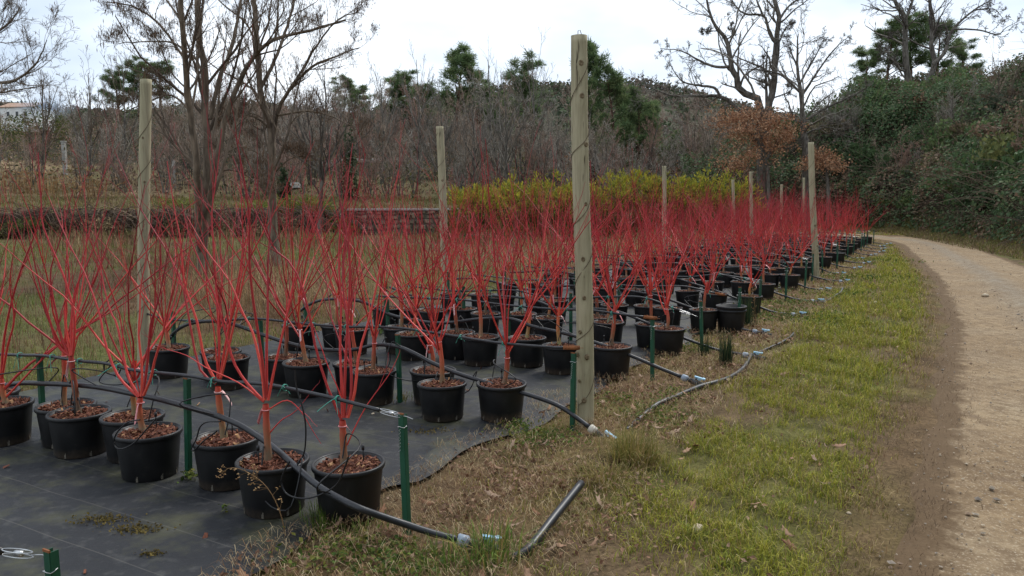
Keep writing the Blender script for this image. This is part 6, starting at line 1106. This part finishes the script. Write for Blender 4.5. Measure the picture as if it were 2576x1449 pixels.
house(1772, 318, 215, 5.5, 2.6, 5, -0.2, 'white_plaster', 'white house on the distant ridge beyond the hedge', [(0.8, 1.3)], False)
house(70, 289, 200, 9.5, 3.0, 7, -0.15, 'white_plaster', 'long pale house under drifting smoke on the far slope', [(-2.5, 1.4), (0, 1.4), (2.5, 1.4)], False)
# drifting smoke over the far house
sm = bpy.data.materials.new('smoke'); sm.use_nodes = True; nt = sm.node_tree; nt.nodes.clear(); so = nt.nodes.new('ShaderNodeOutputMaterial'); sv = nt.nodes.new('ShaderNodeVolumePrincipled'); sv.inputs['Color'].default_value = (0.62, 0.74, 0.9, 1)
tc = nt.nodes.new('ShaderNodeTexCoord'); gr = nt.nodes.new('ShaderNodeVectorMath'); gr.operation = 'LENGTH'; nt.links.new(tc.outputs['Object'], gr.inputs[0]); mr = nt.nodes.new('ShaderNodeMapRange'); mr.inputs[1].default_value = 1.0; mr.inputs[2].default_value = 0.15; mr.inputs[3].default_value = 0.0; mr.inputs[4].default_value = 0.30; nt.links.new(gr.outputs['Value'], mr.inputs[0])
nz = nt.nodes.new('ShaderNodeTexNoise'); nz.inputs['Scale'].default_value = 2.2; nt.links.new(tc.outputs['Object'], nz.inputs['Vector']); mm = nt.nodes.new('ShaderNodeMath'); mm.operation = 'MULTIPLY'; nt.links.new(mr.outputs[0], mm.inputs[0]); nt.links.new(nz.outputs[0], mm.inputs[1]); nt.links.new(mm.outputs[0], sv.inputs['Density']); nt.links.new(sv.outputs[0], so.inputs['Volume']); MAT['smoke'] = sm
b = MB(); th = np.linspace(0.01, math.pi - 0.01, 12); b.lathe(np.stack([np.sin(th), -np.cos(th)], -1), 20); o = one('smoke', b, 'smoke'); o.location = tuple(at(118, 262, 196)); o.scale = (8.5, 5, 4.2); tag(o, 'bluish smoke drifting over the far pale house', 'smoke', kind='stuff')

# moss cushions on the weed mat
for px, py, rad, n in ((255, 1308, 0.07, 220), (345, 1333, 0.065, 240), (380, 1395, 0.03, 90), (1440, 905, 0.09, 160), (1085, 1085, 0.10, 150)):
    p = on_ground(px, py, MZ); b = MB(); q = np.stack([RNG.normal(0, rad, n), RNG.normal(0, rad * 0.5, n), RNG.uniform(0, 0.008, n)], -1); leaves(b, q, RNG.uniform(0.008, 0.02, n), pick([(0.14, 0.105, 0.03), (0.20, 0.15, 0.045), (0.10, 0.075, 0.03)], n), 0.7, np.array([0, 0, 0.8]))
    o = one('moss_patch', b, 'leaf', None, False); o.location = (p[0], p[1], MZ + 0.003); tag(o, 'small patch of brown moss and debris on the weed mat', 'moss', 'moss patches on the weed mat'); o['kind'] = 'stuff'

# large loops of thin black tube hanging off the first hose row
hose1 = [o for o in bpy.data.objects if o.name.startswith('water_hose') and 'first row' in o.get('label', '')][0]
for ac_, pts in ((-0.29, [(728, 1162), (714, 1188), (708, 1214), (722, 1243), (760, 1254), (802, 1246), (846, 1220), (868, 1175), (876, 1150)]), (-0.30, [(352, 1056), (322, 1062), (296, 1086), (287, 1108), (292, 1126), (312, 1128), (340, 1112), (372, 1076), (392, 1054)]),
                 (-0.10, [(742, 930), (744, 965), (750, 990), (760, 1022), (768, 1062), (769, 1105), (764, 1142), (748, 1165)]), (-0.16, [(555, 1060), (520, 1062), (503, 1075), (494, 1104), (482, 1128), (488, 1133), (512, 1110), (545, 1085)]), (0.02, [(275, 905), (262, 918), (268, 938), (296, 942), (304, 920), (290, 908), (270, 930), (250, 960), (290, 968), (350, 960)])):
    b = MB(); b.tubes(smooth_curve([on_row(x, y, ac_) for x, y in pts], 40), 0.0042, 6); one('drip_tube', b, 'drip', hose1)
